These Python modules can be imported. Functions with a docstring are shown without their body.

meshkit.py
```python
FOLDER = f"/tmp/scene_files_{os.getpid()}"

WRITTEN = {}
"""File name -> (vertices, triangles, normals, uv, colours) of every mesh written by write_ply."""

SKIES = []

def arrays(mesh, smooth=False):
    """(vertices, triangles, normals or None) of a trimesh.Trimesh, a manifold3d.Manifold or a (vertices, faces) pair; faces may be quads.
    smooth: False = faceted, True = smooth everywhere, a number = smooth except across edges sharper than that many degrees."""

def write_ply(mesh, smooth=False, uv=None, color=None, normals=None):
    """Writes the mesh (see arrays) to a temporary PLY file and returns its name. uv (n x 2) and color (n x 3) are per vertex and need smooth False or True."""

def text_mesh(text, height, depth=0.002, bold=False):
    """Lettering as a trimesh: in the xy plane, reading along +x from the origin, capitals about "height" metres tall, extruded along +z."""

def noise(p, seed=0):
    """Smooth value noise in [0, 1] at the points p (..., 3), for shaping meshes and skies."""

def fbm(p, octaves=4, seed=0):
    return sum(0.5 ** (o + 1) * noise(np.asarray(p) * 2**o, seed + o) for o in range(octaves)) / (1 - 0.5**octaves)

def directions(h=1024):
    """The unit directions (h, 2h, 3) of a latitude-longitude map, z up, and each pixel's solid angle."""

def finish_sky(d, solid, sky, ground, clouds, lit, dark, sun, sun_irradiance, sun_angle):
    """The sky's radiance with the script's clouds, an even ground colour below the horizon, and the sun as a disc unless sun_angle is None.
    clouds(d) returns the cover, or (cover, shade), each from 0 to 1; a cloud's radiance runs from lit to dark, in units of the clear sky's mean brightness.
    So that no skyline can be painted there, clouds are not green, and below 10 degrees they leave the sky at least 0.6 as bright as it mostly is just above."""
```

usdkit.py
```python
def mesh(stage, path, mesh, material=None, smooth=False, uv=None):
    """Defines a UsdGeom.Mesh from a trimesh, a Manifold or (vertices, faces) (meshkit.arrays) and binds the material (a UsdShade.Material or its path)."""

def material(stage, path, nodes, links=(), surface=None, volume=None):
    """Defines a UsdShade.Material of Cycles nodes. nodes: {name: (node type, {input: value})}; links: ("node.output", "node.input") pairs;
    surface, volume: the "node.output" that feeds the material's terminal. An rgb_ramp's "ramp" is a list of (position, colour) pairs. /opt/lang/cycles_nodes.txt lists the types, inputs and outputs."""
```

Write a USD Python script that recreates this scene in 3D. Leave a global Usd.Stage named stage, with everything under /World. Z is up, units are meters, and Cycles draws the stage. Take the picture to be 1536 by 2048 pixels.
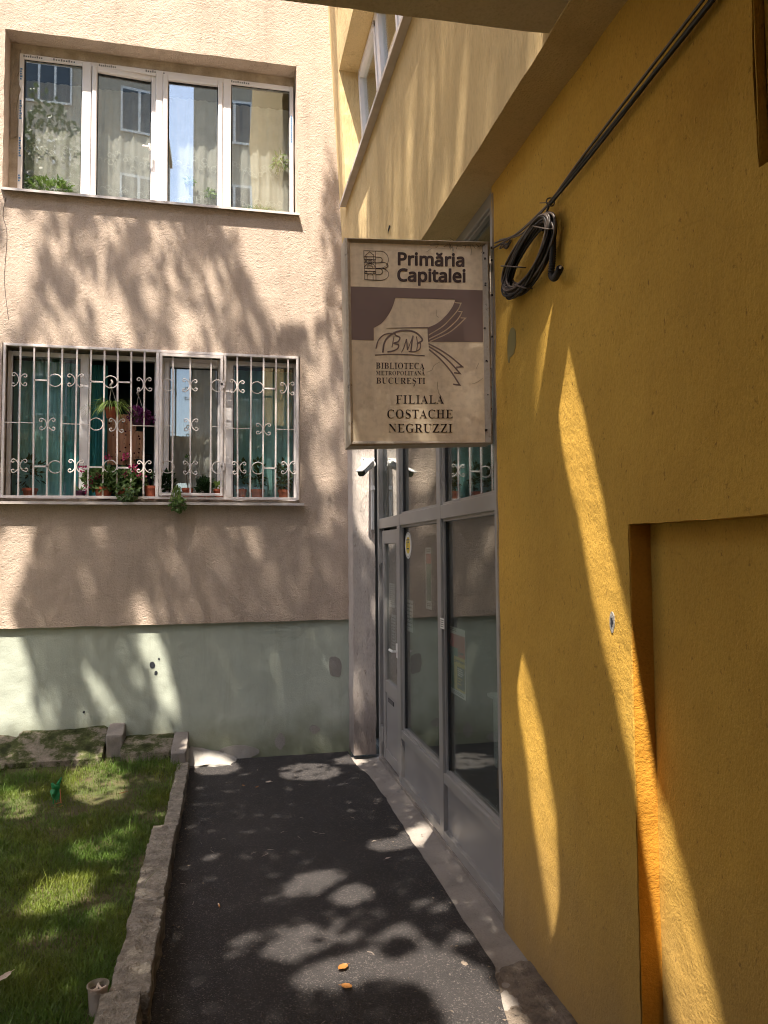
import math, random, json
import numpy as np
import trimesh, usdkit, meshkit, shapely
import shapely.geometry as sg
from shapely import affinity
from pxr import Usd, UsdGeom, UsdLux, UsdShade, Gf, Sdf, Vt

random.seed(7)
RNG = np.random.default_rng(7)
stage = Usd.Stage.CreateInMemory()
UsdGeom.SetStageUpAxis(stage, "Z")
UsdGeom.SetStageMetersPerUnit(stage, 1.0)
UsdGeom.Xform.Define(stage, "/World")
UsdGeom.Scope.Define(stage, "/World/Looks")

# ------------------------------------------------------------------ camera, sky, sun, exposure
EXPOSURE = 2.42
SKY_STRENGTH = 0.15
SUN_INTENSITY = 0.78
F = 1484.0
_y = np.array([450 - 768, -(1107 - 1024), F]); _x = np.array([7700 - 768, -(1050 - 1024), F])
_y = _y / np.linalg.norm(_y); _x = _x - _y * (_x @ _y); _x /= np.linalg.norm(_x)
_z = np.cross(_x, _y); _z = _z if _z[1] > 0 else -_z
RM = np.stack([_x, _y, _z])            # world = RM @ (right, up, forward)
EYE = np.array([0, 0, 1.75])
cam = UsdGeom.Camera.Define(stage, "/World/camera")
cam.CreateHorizontalApertureAttr(36.0)
cam.CreateVerticalApertureAttr(48.0)
cam.CreateFocalLengthAttr(36.0 * F / 1536)
cam.CreateClippingRangeAttr(Gf.Vec2f(0.05, 2000))
cam.CreateExposureAttr(EXPOSURE)
_m = Gf.Matrix4d(1)
for i, v in enumerate((RM[:, 0], RM[:, 1], -RM[:, 2])):
    _m.SetRow3(i, Gf.Vec3d(*map(float, v)))
_m.SetTranslateOnly(Gf.Vec3d(*map(float, EYE)))
UsdGeom.Xformable(cam).AddTransformOp().Set(_m)

SUNDIR = np.array([-0.65, -1.0, 2.4]); SUNDIR /= np.linalg.norm(SUNDIR)   # towards the sun
TRAVEL = -SUNDIR
elev, rot = math.asin(SUNDIR[2]), math.atan2(SUNDIR[0], SUNDIR[1])
dome = UsdLux.DomeLight.Define(stage, "/World/sky")
skym = usdkit.material(stage, "/World/Looks/sky_look", {
    "s": ("sky_texture", {"sky_type": "single_scattering", "sun_disc": False, "sun_elevation": elev, "sun_rotation": rot, "aerosol_density": 1.4}),
    "w": ("mix", {"mix_type": "multiply", "fac": 1.0, "color2": (1.0, .95, .89)}), "b": ("background_shader", {"strength": SKY_STRENGTH})}, [("s.color", "w.color1"), ("w.color", "b.color")], surface="b.background")
UsdShade.MaterialBindingAPI.Apply(dome.GetPrim()).Bind(skym)
sun = UsdLux.DistantLight.Define(stage, "/World/sun")
sun.CreateIntensityAttr(SUN_INTENSITY); sun.CreateAngleAttr(0.5)
sun.CreateColorAttr(Gf.Vec3f(1.0, 0.91, 0.78))
sun.GetPrim().CreateAttribute("inputs:normalize", Sdf.ValueTypeNames.Bool).Set(True)
_a = np.cross([0, 0, 1.0], SUNDIR); _a /= np.linalg.norm(_a); _b = np.cross(SUNDIR, _a)
_m = Gf.Matrix4d(1)
for i, v in enumerate((_a, _b, SUNDIR)):
    _m.SetRow3(i, Gf.Vec3d(*map(float, v)))
UsdGeom.Xformable(sun).AddTransformOp().Set(_m)

# ------------------------------------------------------------------ measured places: photograph point -> point on a wall, on the ground
def _ray(px, py):
    return RM @ np.array([px - 768, -(py - 1024), F])
def at_x(px, py, x):
    d = _ray(px, py); return EYE + d * (x / d[0])
def at_y(px, py, y):
    d = _ray(px, py); return EYE + d * (y / d[1])
def at_z(px, py, z):
    d = _ray(px, py); return EYE + d * ((z - EYE[2]) / d[2])

# ------------------------------------------------------------------ mesh helpers
class MB:
    def __init__(self):
        self.v, self.f, self.n = [], [], 0
    def add(self, v, f):
        v = np.asarray(v, float); f = np.asarray(f, int)
        if f.shape[1] == 4:
            f = np.vstack([f[:, [0, 1, 2]], f[:, [0, 2, 3]]])
        self.v.append(v); self.f.append(f + self.n); self.n += len(v)
        return self
    def tm(self, m):
        return self.add(m.vertices, m.faces)
    def box(self, lo, hi, bevel=0.0, rot=None, about=None):
        lo = np.array(lo, float); hi = np.array(hi, float)
        lo, hi = np.minimum(lo, hi), np.maximum(lo, hi)
        if bevel <= 0:
            m = trimesh.creation.box(bounds=[lo, hi]); v, f = np.array(m.vertices), m.faces
        else:
            b = min(bevel, 0.45 * (hi - lo).min()); pts = []
            for s in np.ndindex(2, 2, 2):
                c = np.where(np.array(s) == 0, lo, hi); sg_ = np.where(np.array(s) == 0, 1, -1)
                for k in range(3):
                    o = np.full(3, b); o[k] = 0
                    pts.append(c + sg_ * o)
            m = trimesh.convex.convex_hull(np.array(pts)); v, f = np.array(m.vertices), m.faces
        if rot is not None:
            c = np.array(about if about is not None else (lo + hi) / 2, float)
            v = (v - c) @ np.asarray(rot).T + c
        return self.add(v, f)
    def hull(self, pts):
        m = trimesh.convex.convex_hull(np.asarray(pts, float)); return self.add(m.vertices, m.faces)
    def tube(self, pts, r, sides=7, closed=False):
        p = np.asarray(pts, float); n = len(p)
        if closed:
            t = np.roll(p, -1, 0) - np.roll(p, 1, 0)
        else:
            t = np.gradient(p, axis=0)
        t /= np.linalg.norm(t, axis=1, keepdims=True) + 1e-12
        ref = np.array([0, 0, 1.0]) if abs(t[0, 2]) < 0.9 else np.array([1.0, 0, 0])
        a = np.cross(t[0], ref); a /= np.linalg.norm(a); A = [a]
        for k in range(1, n):
            a = A[-1] - t[k] * (A[-1] @ t[k]); a /= np.linalg.norm(a) + 1e-12; A.append(a)
        A = np.array(A); B = np.cross(t, A); ang = np.arange(sides) * 2 * np.pi / sides
        r = np.broadcast_to(r, (n,))
        v = (p[:, None] + r[:, None, None] * (np.cos(ang)[None, :, None] * A[:, None] + np.sin(ang)[None, :, None] * B[:, None])).reshape(-1, 3)
        q = []
        for i in range(n if closed else n - 1):
            i2 = (i + 1) % n
            for j in range(sides):
                j2 = (j + 1) % sides
                q.append([i * sides + j, i * sides + j2, i2 * sides + j2, i2 * sides + j])
        f = np.array(q); f = np.vstack([f[:, [0, 1, 2]], f[:, [0, 2, 3]]])
        if not closed:
            c0, c1 = len(v), len(v) + 1; v = np.vstack([v, p[0], p[-1]])
            cap = [[c0, (j + 1) % sides, j] for j in range(sides)] + [[c1, (n - 1) * sides + j, (n - 1) * sides + (j + 1) % sides] for j in range(sides)]
            f = np.vstack([f, cap])
        return self.add(v, f)
    def bar(self, a, b, r, sides=6):
        return self.tube([a, b], r, sides)
    def lathe(self, prof, c, sides=20):
        c = np.asarray(c, float); ang = np.arange(sides) * 2 * np.pi / sides
        v = np.array([[c[0] + r * math.cos(t), c[1] + r * math.sin(t), c[2] + z] for r, z in prof for t in ang])
        q = [[i * sides + j, i * sides + (j + 1) % sides, (i + 1) * sides + (j + 1) % sides, (i + 1) * sides + j] for i in range(len(prof) - 1) for j in range(sides)]
        return self.add(v, q)
    def extr(self, poly, h, fn, rough=0):
        """Extrudes the polygon (u, v) by h along w; fn maps an array (u, v, w) to the world."""
        for g in getattr(poly, "geoms", [poly]):
            if g.geom_type != "Polygon" or g.area < 1e-9:
                continue
            m = trimesh.creation.extrude_polygon(g, h, engine="earcut")
            v = fn(np.array(m.vertices)); f = np.array(m.faces)
            e = fn(np.array([[0, 0, 0], [1, 0, 0], [0, 1, 0], [0, 0, 1.0]]))
            if np.linalg.det(e[1:] - e[0]) < 0:
                f = f[:, ::-1]
            self.add(v, f)
        return self
    def grid(self, P):
        """P: (n, m, 3) points."""
        n, m = P.shape[:2]; i, j = np.meshgrid(np.arange(n - 1), np.arange(m - 1), indexing="ij")
        a = i * m + j
        return self.add(P.reshape(-1, 3), np.stack([a, a + m, a + m + 1, a + 1], -1).reshape(-1, 4))
    def leaf(self, p, d, n, L, W, fold=0.15):
        """A folded leaf of 4 triangles from p along d, facing n."""
        d = d / np.linalg.norm(d); s = np.cross(d, n); s /= np.linalg.norm(s) + 1e-9; n = np.cross(s, d)
        v = [p, p + d * L * .45 + s * W / 2 + n * fold * W, p + d * L - n * fold * L * .5, p + d * L * .45 - s * W / 2 + n * fold * W, p + d * L * .5]
        return self.add(v, [[0, 1, 4], [1, 2, 4], [2, 3, 4], [3, 0, 4]])
    def strap(self, p, d, L, W, droop, n=5):
        """A strap leaf that arches over."""
        d = np.asarray(d, float); d = d / np.linalg.norm(d); h = np.array([d[0], d[1], 0]); h /= np.linalg.norm(h) + 1e-9
        s = np.cross(d, [0, 0, 1.0]); s /= np.linalg.norm(s) + 1e-9
        v = []
        for k in range(n):
            t = k / (n - 1); c = p + d * L * t - np.array([0, 0, 1]) * droop * L * t * t + h * 0.1 * L * t * t
            w = W * (1 - t) ** .6 * .5 + .0004
            v += [c - s * w, c + s * w]
        q = [[2 * k, 2 * k + 1, 2 * k + 3, 2 * k + 2] for k in range(n - 1)]
        return self.add(v, q)
    def get(self):
        return np.vstack(self.v), np.vstack(self.f)

def rough_poly(poly, step=0.06, amp=0.003, seed=0):
    poly = shapely.segmentize(poly, step)
    def ring(c):
        c = np.array(c)[:-1]
        k = np.c_[c * 9.0, np.full(len(c), seed)]
        k2 = np.c_[c * 40.0, np.full(len(c), seed + 5)]
        dx = (meshkit.noise(k, seed) - .5) * 2 + (meshkit.noise(k2, seed + 1) - .5)
        dy = (meshkit.noise(k, seed + 2) - .5) * 2 + (meshkit.noise(k2, seed + 3) - .5)
        return c + np.c_[dx, dy] * amp
    out = []
    for g in getattr(poly, "geoms", [poly]):
        out.append(sg.Polygon(ring(g.exterior.coords), [ring(i.coords) for i in g.interiors]).buffer(0))
    return out[0] if len(out) == 1 else sg.MultiPolygon(out)

def rough_block(lo, hi, seed, amp=.012, n=3, top=None, freq=14):
    m = trimesh.creation.box(bounds=[lo, hi])
    for _ in range(n):
        m = m.subdivide()
    m.merge_vertices(); v = np.array(m.vertices)
    lo, hi = np.array(lo, float), np.array(hi, float)
    if top is not None:
        k = (v[:, 2] - lo[2]) / (hi[2] - lo[2]); v[:, 2] = lo[2] + k * (top(v[:, 0], v[:, 1]) - lo[2])
    nrm = (v - (lo + hi) / 2) / (hi - lo); nrm /= np.linalg.norm(nrm, axis=1, keepdims=True) + 1e-9
    d = meshkit.fbm(v * freq, 4, seed) - .5
    corner = (np.abs((v - (lo + hi) / 2) / (hi - lo) * 2) > .97).sum(1)
    v = v + nrm * (d[:, None] * 2 * amp) - nrm * ((corner >= 2) * amp * .8)[:, None]
    return v, np.array(m.faces)

_count = {}
def numbered(parent, name):
    k = (parent, name); n = _count.get(k, 0); _count[k] = n + 1
    return f"{parent}/{name}" if n == 0 else f"{parent}/{name}_{n:03d}"
LOC = {}
def keys(prim, **kw):
    for k, v in kw.items():
        if v:
            prim.SetCustomDataByKey(k, v)
def thing(name, label, cat, loc=(0, 0, 0), group=None):
    path = numbered("/World", name); x = UsdGeom.Xform.Define(stage, path); x.AddTranslateOp().Set(Gf.Vec3d(*map(float, loc)))
    keys(x.GetPrim(), label=label, category=cat, group=group); LOC[path] = np.array(loc, float)
    return path
def part(name, mb, mat, parent, smooth=False, label=None, kind=None):
    top = "/" + "/".join(parent.split("/")[1:3]); path = numbered(parent, name)
    v, f = mb.get() if isinstance(mb, MB) else mb
    m = usdkit.mesh(stage, path, (np.asarray(v) - LOC.get(top, 0), f), mat, smooth=smooth)
    keys(m.GetPrim(), label=label, kind=kind)
    return path
def single(name, mb, mat, label, cat, smooth=False, group=None, kind=None):
    path = numbered("/World", name); v, f = mb.get() if isinstance(mb, MB) else mb
    m = usdkit.mesh(stage, path, (v, f), mat, smooth=smooth)
    keys(m.GetPrim(), label=label, category=cat, group=group, kind=kind)
    return path
def structure(name, mb, mat, smooth=False):
    return single(name, mb, mat, None, None, smooth, None, "structure")

XZ = lambda y0, s=1: (lambda a: np.c_[a[:, 0], y0 + s * a[:, 2], a[:, 1]])     # (u, v, w) -> x, z, depth in y
YZ = lambda x0, s=1: (lambda a: np.c_[x0 + s * a[:, 2], a[:, 0], a[:, 1]])     # (u, v, w) -> y, z, depth in x
XY = lambda z0, s=1: (lambda a: np.c_[a[:, 0], a[:, 1], z0 + s * a[:, 2]])
def rect(a, b, c, d):
    return sg.box(min(a, c), min(b, d), max(a, c), max(b, d))
def stroke(pts, w, cap="flat"):
    return sg.LineString(pts).buffer(w / 2, cap_style=cap, join_style="mitre", mitre_limit=3)
def bez(pts, n=14):
    """Catmull-Rom through the points."""
    p = np.array(pts, float); p = np.vstack([2 * p[0] - p[1], p, 2 * p[-1] - p[-2]]); out = []
    for k in range(1, len(p) - 2):
        for t in np.linspace(0, 1, n, endpoint=False):
            a, b, c, d = p[k - 1:k + 3]
            out.append(.5 * (2 * b + (c - a) * t + (2 * a - 5 * b + 4 * c - d) * t * t + (3 * b - a - 3 * c + d) * t ** 3))
    out.append(p[-2]); return np.array(out)

# ------------------------------------------------------------------ materials
def mat(name, nodes, links, surface="p.BSDF"):
    return usdkit.material(stage, f"/World/Looks/{name}", nodes, links, surface=surface)
def plain(name, color, rough=.5, metallic=0.0, spec=.5, var=.12, scale=6, bump=0, bscale=80, coat=0):
    c = np.array(color); lo = c * (1 - var); hi = np.minimum(c * (1 + var), 1)
    n = {"g": ("geometry", {}), "n": ("noise_texture", {"scale": scale, "detail": 5, "roughness": .6}),
         "r": ("rgb_ramp", {"ramp": [(.3, tuple(lo)), (.7, tuple(hi))]}),
         "p": ("principled_bsdf", {"roughness": rough, "metallic": metallic, "specular_ior_level": spec, "coat_weight": coat})}
    l = [("g.position", "n.vector"), ("n.fac", "r.fac"), ("r.color", "p.base_color")]
    if bump:
        n["n2"] = ("noise_texture", {"scale": bscale, "detail": 3}); n["b"] = ("bump", {"strength": .6, "distance": bump})
        l += [("g.position", "n2.vector"), ("n2.fac", "b.height"), ("b.normal", "p.normal")]
    return mat(name, n, l)
def stucco(name, base, base2, patch_scale=1.2, grain=140, dist=.004, strength=.7, stretch=(1, 1, 1), dirt=(.1, .08, .06), dirt_at=.66, dirt_amt=.5, dscale=22, rough=.92, streak=None, crack=False, low=None, low_h=(0, .6)):
    """Painted render: uneven tone, fine grain, dark pits; low: colour of splash dirt near the foot, between two heights."""
    n = {"g": ("geometry", {}), "m": ("mapping", {"scale": stretch}),
         "n": ("noise_texture", {"scale": patch_scale, "detail": 6, "roughness": .62}),
         "r": ("rgb_ramp", {"ramp": [(.32, base2), (.66, base)]}),
         "gn": ("noise_texture", {"scale": grain, "detail": 4, "roughness": .65}),
         "gr": ("rgb_ramp", {"ramp": [(.3, (.72, .70, .68)), (.55, (1, 1, 1))]}),
         "mx": ("mix", {"mix_type": "multiply", "fac": .55}),
         "dn": ("noise_texture", {"scale": dscale, "detail": 7, "roughness": .75}),
         "dr": ("rgb_ramp", {"ramp": [(dirt_at, (0, 0, 0)), (dirt_at + .07, (dirt_amt,) * 3)]}),
         "md": ("mix", {"mix_type": "mix", "color2": dirt}),
         "gb": ("noise_texture", {"scale": grain * .45, "detail": 3, "roughness": .6}),
         "ad": ("math", {"math_type": "add"}),
         "lb": ("noise_texture", {"scale": 5.0, "detail": 2}),
         "b": ("bump", {"strength": strength, "distance": dist}), "b2": ("bump", {"strength": .5, "distance": .03}),
         "p": ("principled_bsdf", {"roughness": rough, "specular_ior_level": .25})}
    l = [("g.position", "m.vector"), ("g.position", "n.vector"), ("n.fac", "r.fac"), ("m.vector", "gn.vector"), ("gn.fac", "gr.fac"),
         ("r.color", "mx.color1"), ("gr.color", "mx.color2"), ("m.vector", "dn.vector"), ("dn.fac", "dr.fac"), ("dr.color", "md.fac"),
         ("mx.color", "md.color1"), ("m.vector", "gb.vector"), ("gb.fac", "ad.value1"), ("gn.fac", "ad.value2"), ("ad.value", "b.height"),
         ("g.position", "lb.vector"), ("lb.fac", "b2.height"), ("b2.normal", "b.normal"), ("b.normal", "p.normal")]
    last = "md.color"
    n.update({"wm": ("mapping", {"scale": (5.0, 5.0, .7)}), "wn": ("noise_texture", {"scale": 1.0, "detail": 6, "roughness": .7, "distortion": .4}), "wr": ("rgb_ramp", {"ramp": [(.34, (.74, .72, .70)), (.52, (1, 1, 1)), (.72, (1.0, 1.0, 1.0))]}), "wx": ("mix", {"mix_type": "multiply", "fac": streak if streak is not None else .5}),
              "cv": ("voronoi_texture", {"scale": 1.15, "feature": "distance_to_edge"}), "cd": ("noise_texture", {"scale": 3.0, "detail": 5}), "ca": ("mix", {"mix_type": "linear_light", "fac": .16}), "cr": ("rgb_ramp", {"ramp": [(0.0, (.62, .58, .54)), (.0022, (.8, .78, .76)), (.0045, (1, 1, 1))]}), "cx": ("mix", {"mix_type": "multiply", "fac": .22 if crack else 0.0})})
    l += [("g.position", "wm.vector"), ("wm.vector", "wn.vector"), ("wn.fac", "wr.fac"), (last, "wx.color1"), ("wr.color", "wx.color2"),
          ("g.position", "cd.vector"), ("g.position", "ca.color1"), ("cd.color", "ca.color2"), ("ca.color", "cv.vector"), ("cv.distance", "cr.fac"), ("wx.color", "cx.color1"), ("cr.color", "cx.color2")]
    last = "cx.color"
    if low is not None:
        n.update({"sx": ("separate_xyz", {}), "ln": ("noise_texture", {"scale": 4.0, "detail": 6}), "lm": ("math", {"math_type": "multiply_add", "value2": .5}),
                  "mr": ("map_range", {"from_min": low_h[0] + .25, "from_max": low_h[1] + .25, "to_min": .8, "to_max": 0.0, "clamp": True}),
                  "ml": ("mix", {"mix_type": "mix", "color2": low})})
        l += [("g.position", "sx.vector"), ("g.position", "ln.vector"), ("ln.fac", "lm.value1"), ("sx.z", "lm.value3"), ("lm.value", "mr.value"), ("mr.result", "ml.fac"), (last, "ml.color1")]
        last = "ml.color"
    return mat(name, n, l + [(last, "p.base_color")])

M = {}
M["pink_render"] = stucco("pink_render", (.58, .46, .37), (.49, .39, .315), grain=105, dist=.011, strength=1, dirt=(.22, .18, .15), dirt_at=.68, dirt_amt=.4, streak=.55, crack=True)
M["green_base"] = stucco("green_base", (.46, .495, .42), (.40, .435, .37), grain=190, dist=.003, dirt=(.12, .12, .09), dirt_at=.72, dirt_amt=.6, dscale=14, low=(.16, .17, .10), low_h=(.05, .42))
M["grey_patch"] = stucco("grey_patch", (.32, .30, .275), (.25, .235, .215), grain=150)
M["ochre_render"] = stucco("ochre_render", (.64, .385, .07), (.49, .285, .05), patch_scale=.9, grain=150, dist=.004, strength=.8, stretch=(1, 1, .62), dirt=(.16, .08, .02), dirt_at=.60, dirt_amt=.7, dscale=46, streak=.22, crack=True, low=(.25, .17, .09), low_h=(-.1, .9))
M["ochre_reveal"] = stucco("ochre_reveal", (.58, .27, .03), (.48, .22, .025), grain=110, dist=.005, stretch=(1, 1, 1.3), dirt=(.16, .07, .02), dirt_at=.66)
M["cream_render"] = stucco("cream_render", (.66, .49, .25), (.57, .42, .215), patch_scale=1.4, grain=120, dist=.006, strength=.9, stretch=(1, 1, .16), dirt=(.26, .19, .09), dirt_at=.64, dirt_amt=.55, dscale=40)
M["soffit"] = stucco("soffit", (.58, .475, .33), (.47, .385, .265), grain=90, dist=.002, dirt=(.07, .055, .04), dirt_at=.62, dirt_amt=.8, dscale=7)
M["pillar"] = stucco("pillar", (.58, .51, .46), (.47, .41, .37), grain=110, dist=.006, strength=1, stretch=(1, 1, .3), dirt=(.16, .12, .10), dirt_at=.60, dirt_amt=.6, dscale=34, low=(.12, .095, .085), low_h=(.0, .75))
M["old_edge"] = stucco("old_edge", (.23, .185, .145), (.10, .08, .065), patch_scale=14, grain=70, dist=.014, strength=1, dirt=(.30, .25, .19), dirt_at=.60, dirt_amt=.8, dscale=60)
M["bare_plaster"] = stucco("bare_plaster", (.36, .29, .22), (.24, .19, .14), patch_scale=9, grain=90, dist=.008)
M["concrete"] = stucco("concrete", (.37, .33, .275), (.17, .15, .12), patch_scale=17, grain=65, dist=.022, strength=1, dirt=(.55, .51, .43), dirt_at=.585, dirt_amt=.75, dscale=55, low=(.055, .042, .034), low_h=(-.06, .10))
M["concrete_light"] = stucco("concrete_light", (.50, .42, .33), (.33, .27, .20), patch_scale=9, grain=90, dist=.008)
M["threshold"] = stucco("threshold", (.285, .252, .222), (.225, .2, .178), patch_scale=2.5, grain=130, dist=.004, dirt=(.08, .07, .06), dirt_at=.62, dirt_amt=.5, dscale=12)
M["soil"] = stucco("soil", (.085, .065, .04), (.05, .04, .025), patch_scale=5, grain=60, dist=.02)
# concrete with moss
M["mossy"] = mat("mossy", {"g": ("geometry", {}), "n": ("noise_texture", {"scale": 7.0, "detail": 7, "roughness": .7}),
    "r": ("rgb_ramp", {"ramp": [(.36, (.028, .036, .012)), (.49, (.075, .085, .03)), (.56, (.20, .175, .13)), (.72, (.33, .28, .23))]}),
    "n2": ("noise_texture", {"scale": 70.0, "detail": 5, "roughness": .7}), "b": ("bump", {"strength": 1.0, "distance": .015}),
    "mx": ("mix", {"mix_type": "multiply", "fac": .6}), "r2": ("rgb_ramp", {"ramp": [(.35, (.5, .5, .5)), (.6, (1, 1, 1))]}),
    "p": ("principled_bsdf", {"roughness": .95, "specular_ior_level": .2})},
    [("g.position", "n.vector"), ("n.fac", "r.fac"), ("g.position", "n2.vector"), ("n2.fac", "b.height"), ("n2.fac", "r2.fac"), ("r.color", "mx.color1"), ("r2.color", "mx.color2"), ("mx.color", "p.base_color"), ("b.normal", "p.normal")])
M["asphalt"] = mat("asphalt", {"g": ("geometry", {}), "n": ("noise_texture", {"scale": 1.6, "detail": 5, "roughness": .6}),
    "r": ("rgb_ramp", {"ramp": [(.32, (.024, .021, .0215)), (.68, (.042, .0365, .0365))]}),
    "v": ("voronoi_texture", {"scale": 240.0}), "sc": ("separate_color", {}), "sr": ("rgb_ramp", {"ramp": [(.55, (0, 0, 0)), (.90, (.10, .10, .10)), (.97, (.7, .7, .7))]}),
    "ms": ("mix", {"mix_type": "mix", "color2": (.22, .19, .17)}),
    "v2": ("noise_texture", {"scale": 320.0, "detail": 2}), "ad": ("math", {"math_type": "multiply_add", "value2": .5}), "b": ("bump", {"strength": 1.0, "distance": .008}),
    "p": ("principled_bsdf", {"roughness": .72, "specular_ior_level": .4})},
    [("g.position", "n.vector"), ("n.fac", "r.fac"), ("g.position", "v.vector"), ("v.color", "sc.color"), ("sc.r", "sr.fac"), ("sr.color", "ms.fac"), ("r.color", "ms.color1"), ("ms.color", "p.base_color"),
     ("g.position", "v2.vector"), ("v2.fac", "ad.value1"), ("v.distance", "ad.value3"), ("ad.value", "b.height"), ("b.normal", "p.normal")])
M["aluminium"] = plain("aluminium", (.29, .275, .26), .42, .25, .5, .06, 3)
M["panel_grey"] = plain("panel_grey", (.25, .238, .228), .38, .1, .5, .05, 2)
M["dark_gap"] = plain("dark_gap", (.018, .020, .028), .6)
M["rubber"] = plain("rubber", (.02, .02, .022), .6)
M["pvc"] = plain("pvc", (.72, .68, .67), .35, 0, .5, .04, 3)
M["pvc_dirty"] = plain("pvc_dirty", (.62, .58, .55), .45, 0, .5, .15, 8)
M["sill_metal"] = plain("sill_metal", (.52, .47, .44), .45, .2, .5, .12, 9)
M["grille_paint"] = mat("grille_paint", {"g": ("geometry", {}), "n": ("noise_texture", {"scale": 30.0, "detail": 6, "roughness": .7}),
    "r": ("rgb_ramp", {"ramp": [(.24, (.24, .14, .10)), (.30, (.68, .60, .56)), (.7, (.80, .74, .71))]}), "p": ("principled_bsdf", {"roughness": .5})},
    [("g.position", "n.vector"), ("n.fac", "r.fac"), ("r.color", "p.base_color")])
M["interior"] = plain("interior", (.16, .145, .13), .9)
M["interior_dark"] = plain("interior_dark", (.05, .048, .045), .9)
M["interior_teal"] = plain("interior_teal", (.11, .16, .155), .9)
def glass(name, f0, power, tint):
    """A thin pane: clear, with a mirror that strengthens towards grazing view."""
    return mat(name, {"t": ("transparent_bsdf", {"color": tint}), "s": ("glossy_bsdf", {"color": (.95, .97, .96), "roughness": 0.0}), "w": ("layer_weight", {"blend": .5}),
                      "e": ("math", {"math_type": "power", "value2": power}), "k": ("math", {"math_type": "multiply_add", "value2": 1 - f0, "value3": f0}), "m": ("mix_closure", {})},
               [("w.facing", "e.value1"), ("e.value", "k.value1"), ("k.value", "m.fac"), ("t.BSDF", "m.closure1"), ("s.BSDF", "m.closure2")], "m.closure")
M["shop_glass"] = glass("shop_glass", .13, 3.5, (.84, .88, .86))
M["lower_glass"] = glass("lower_glass", .06, 4.5, (.94, .96, .95))
M["window_glass"] = glass("window_glass", .14, 4.5, (.92, .94, .93))
def cloth(name, color, alpha=0.0, trans=.4, var=.1, pattern=None):
    c = np.array(color)
    n = {"g": ("geometry", {}), "n": ("noise_texture", {"scale": 9.0, "detail": 4}), "r": ("rgb_ramp", {"ramp": [(.3, tuple(c * (1 - var))), (.7, tuple(c * (1 + var)))]}),
         "d": ("diffuse_bsdf", {}), "t": ("translucent_bsdf", {}), "m": ("mix_closure", {"fac": trans}), "x": ("transparent_bsdf", {}), "o": ("mix_closure", {"fac": alpha})}
    l = [("g.position", "n.vector"), ("n.fac", "r.fac"), ("d.BSDF", "m.closure1"), ("t.BSDF", "m.closure2"), ("m.closure", "o.closure1"), ("x.BSDF", "o.closure2")]
    col = "r.color"
    if pattern:
        n["v"] = ("voronoi_texture", {"scale": pattern[0], "randomness": .55}); n["vr"] = ("rgb_ramp", {"ramp": [(.20, (1, 1, 1)), (.26, (0, 0, 0))]}); n["mp"] = ("mix", {"color2": pattern[1]})
        l += [("g.position", "v.vector"), ("v.distance", "vr.fac"), ("vr.color", "mp.fac"), ("r.color", "mp.color1")]; col = "mp.color"
    return mat(name, n, l + [(col, "d.color"), (col, "t.color")], "o.closure")
M["sheer"] = cloth("sheer", (.66, .62, .57), .12, .35)
M["embroidery"] = cloth("embroidery", (.80, .78, .74), .0, .3)
M["teal_cloth"] = cloth("teal_cloth", (.08, .34, .36), .0, .3)
M["teal_sheer"] = cloth("teal_sheer", (.34, .66, .64), .08, .4)
M["dotted_cloth"] = cloth("dotted_cloth", (.72, .40, .26), 0, .2, .05, (26.0, (.10, .03, .03)))
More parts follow.
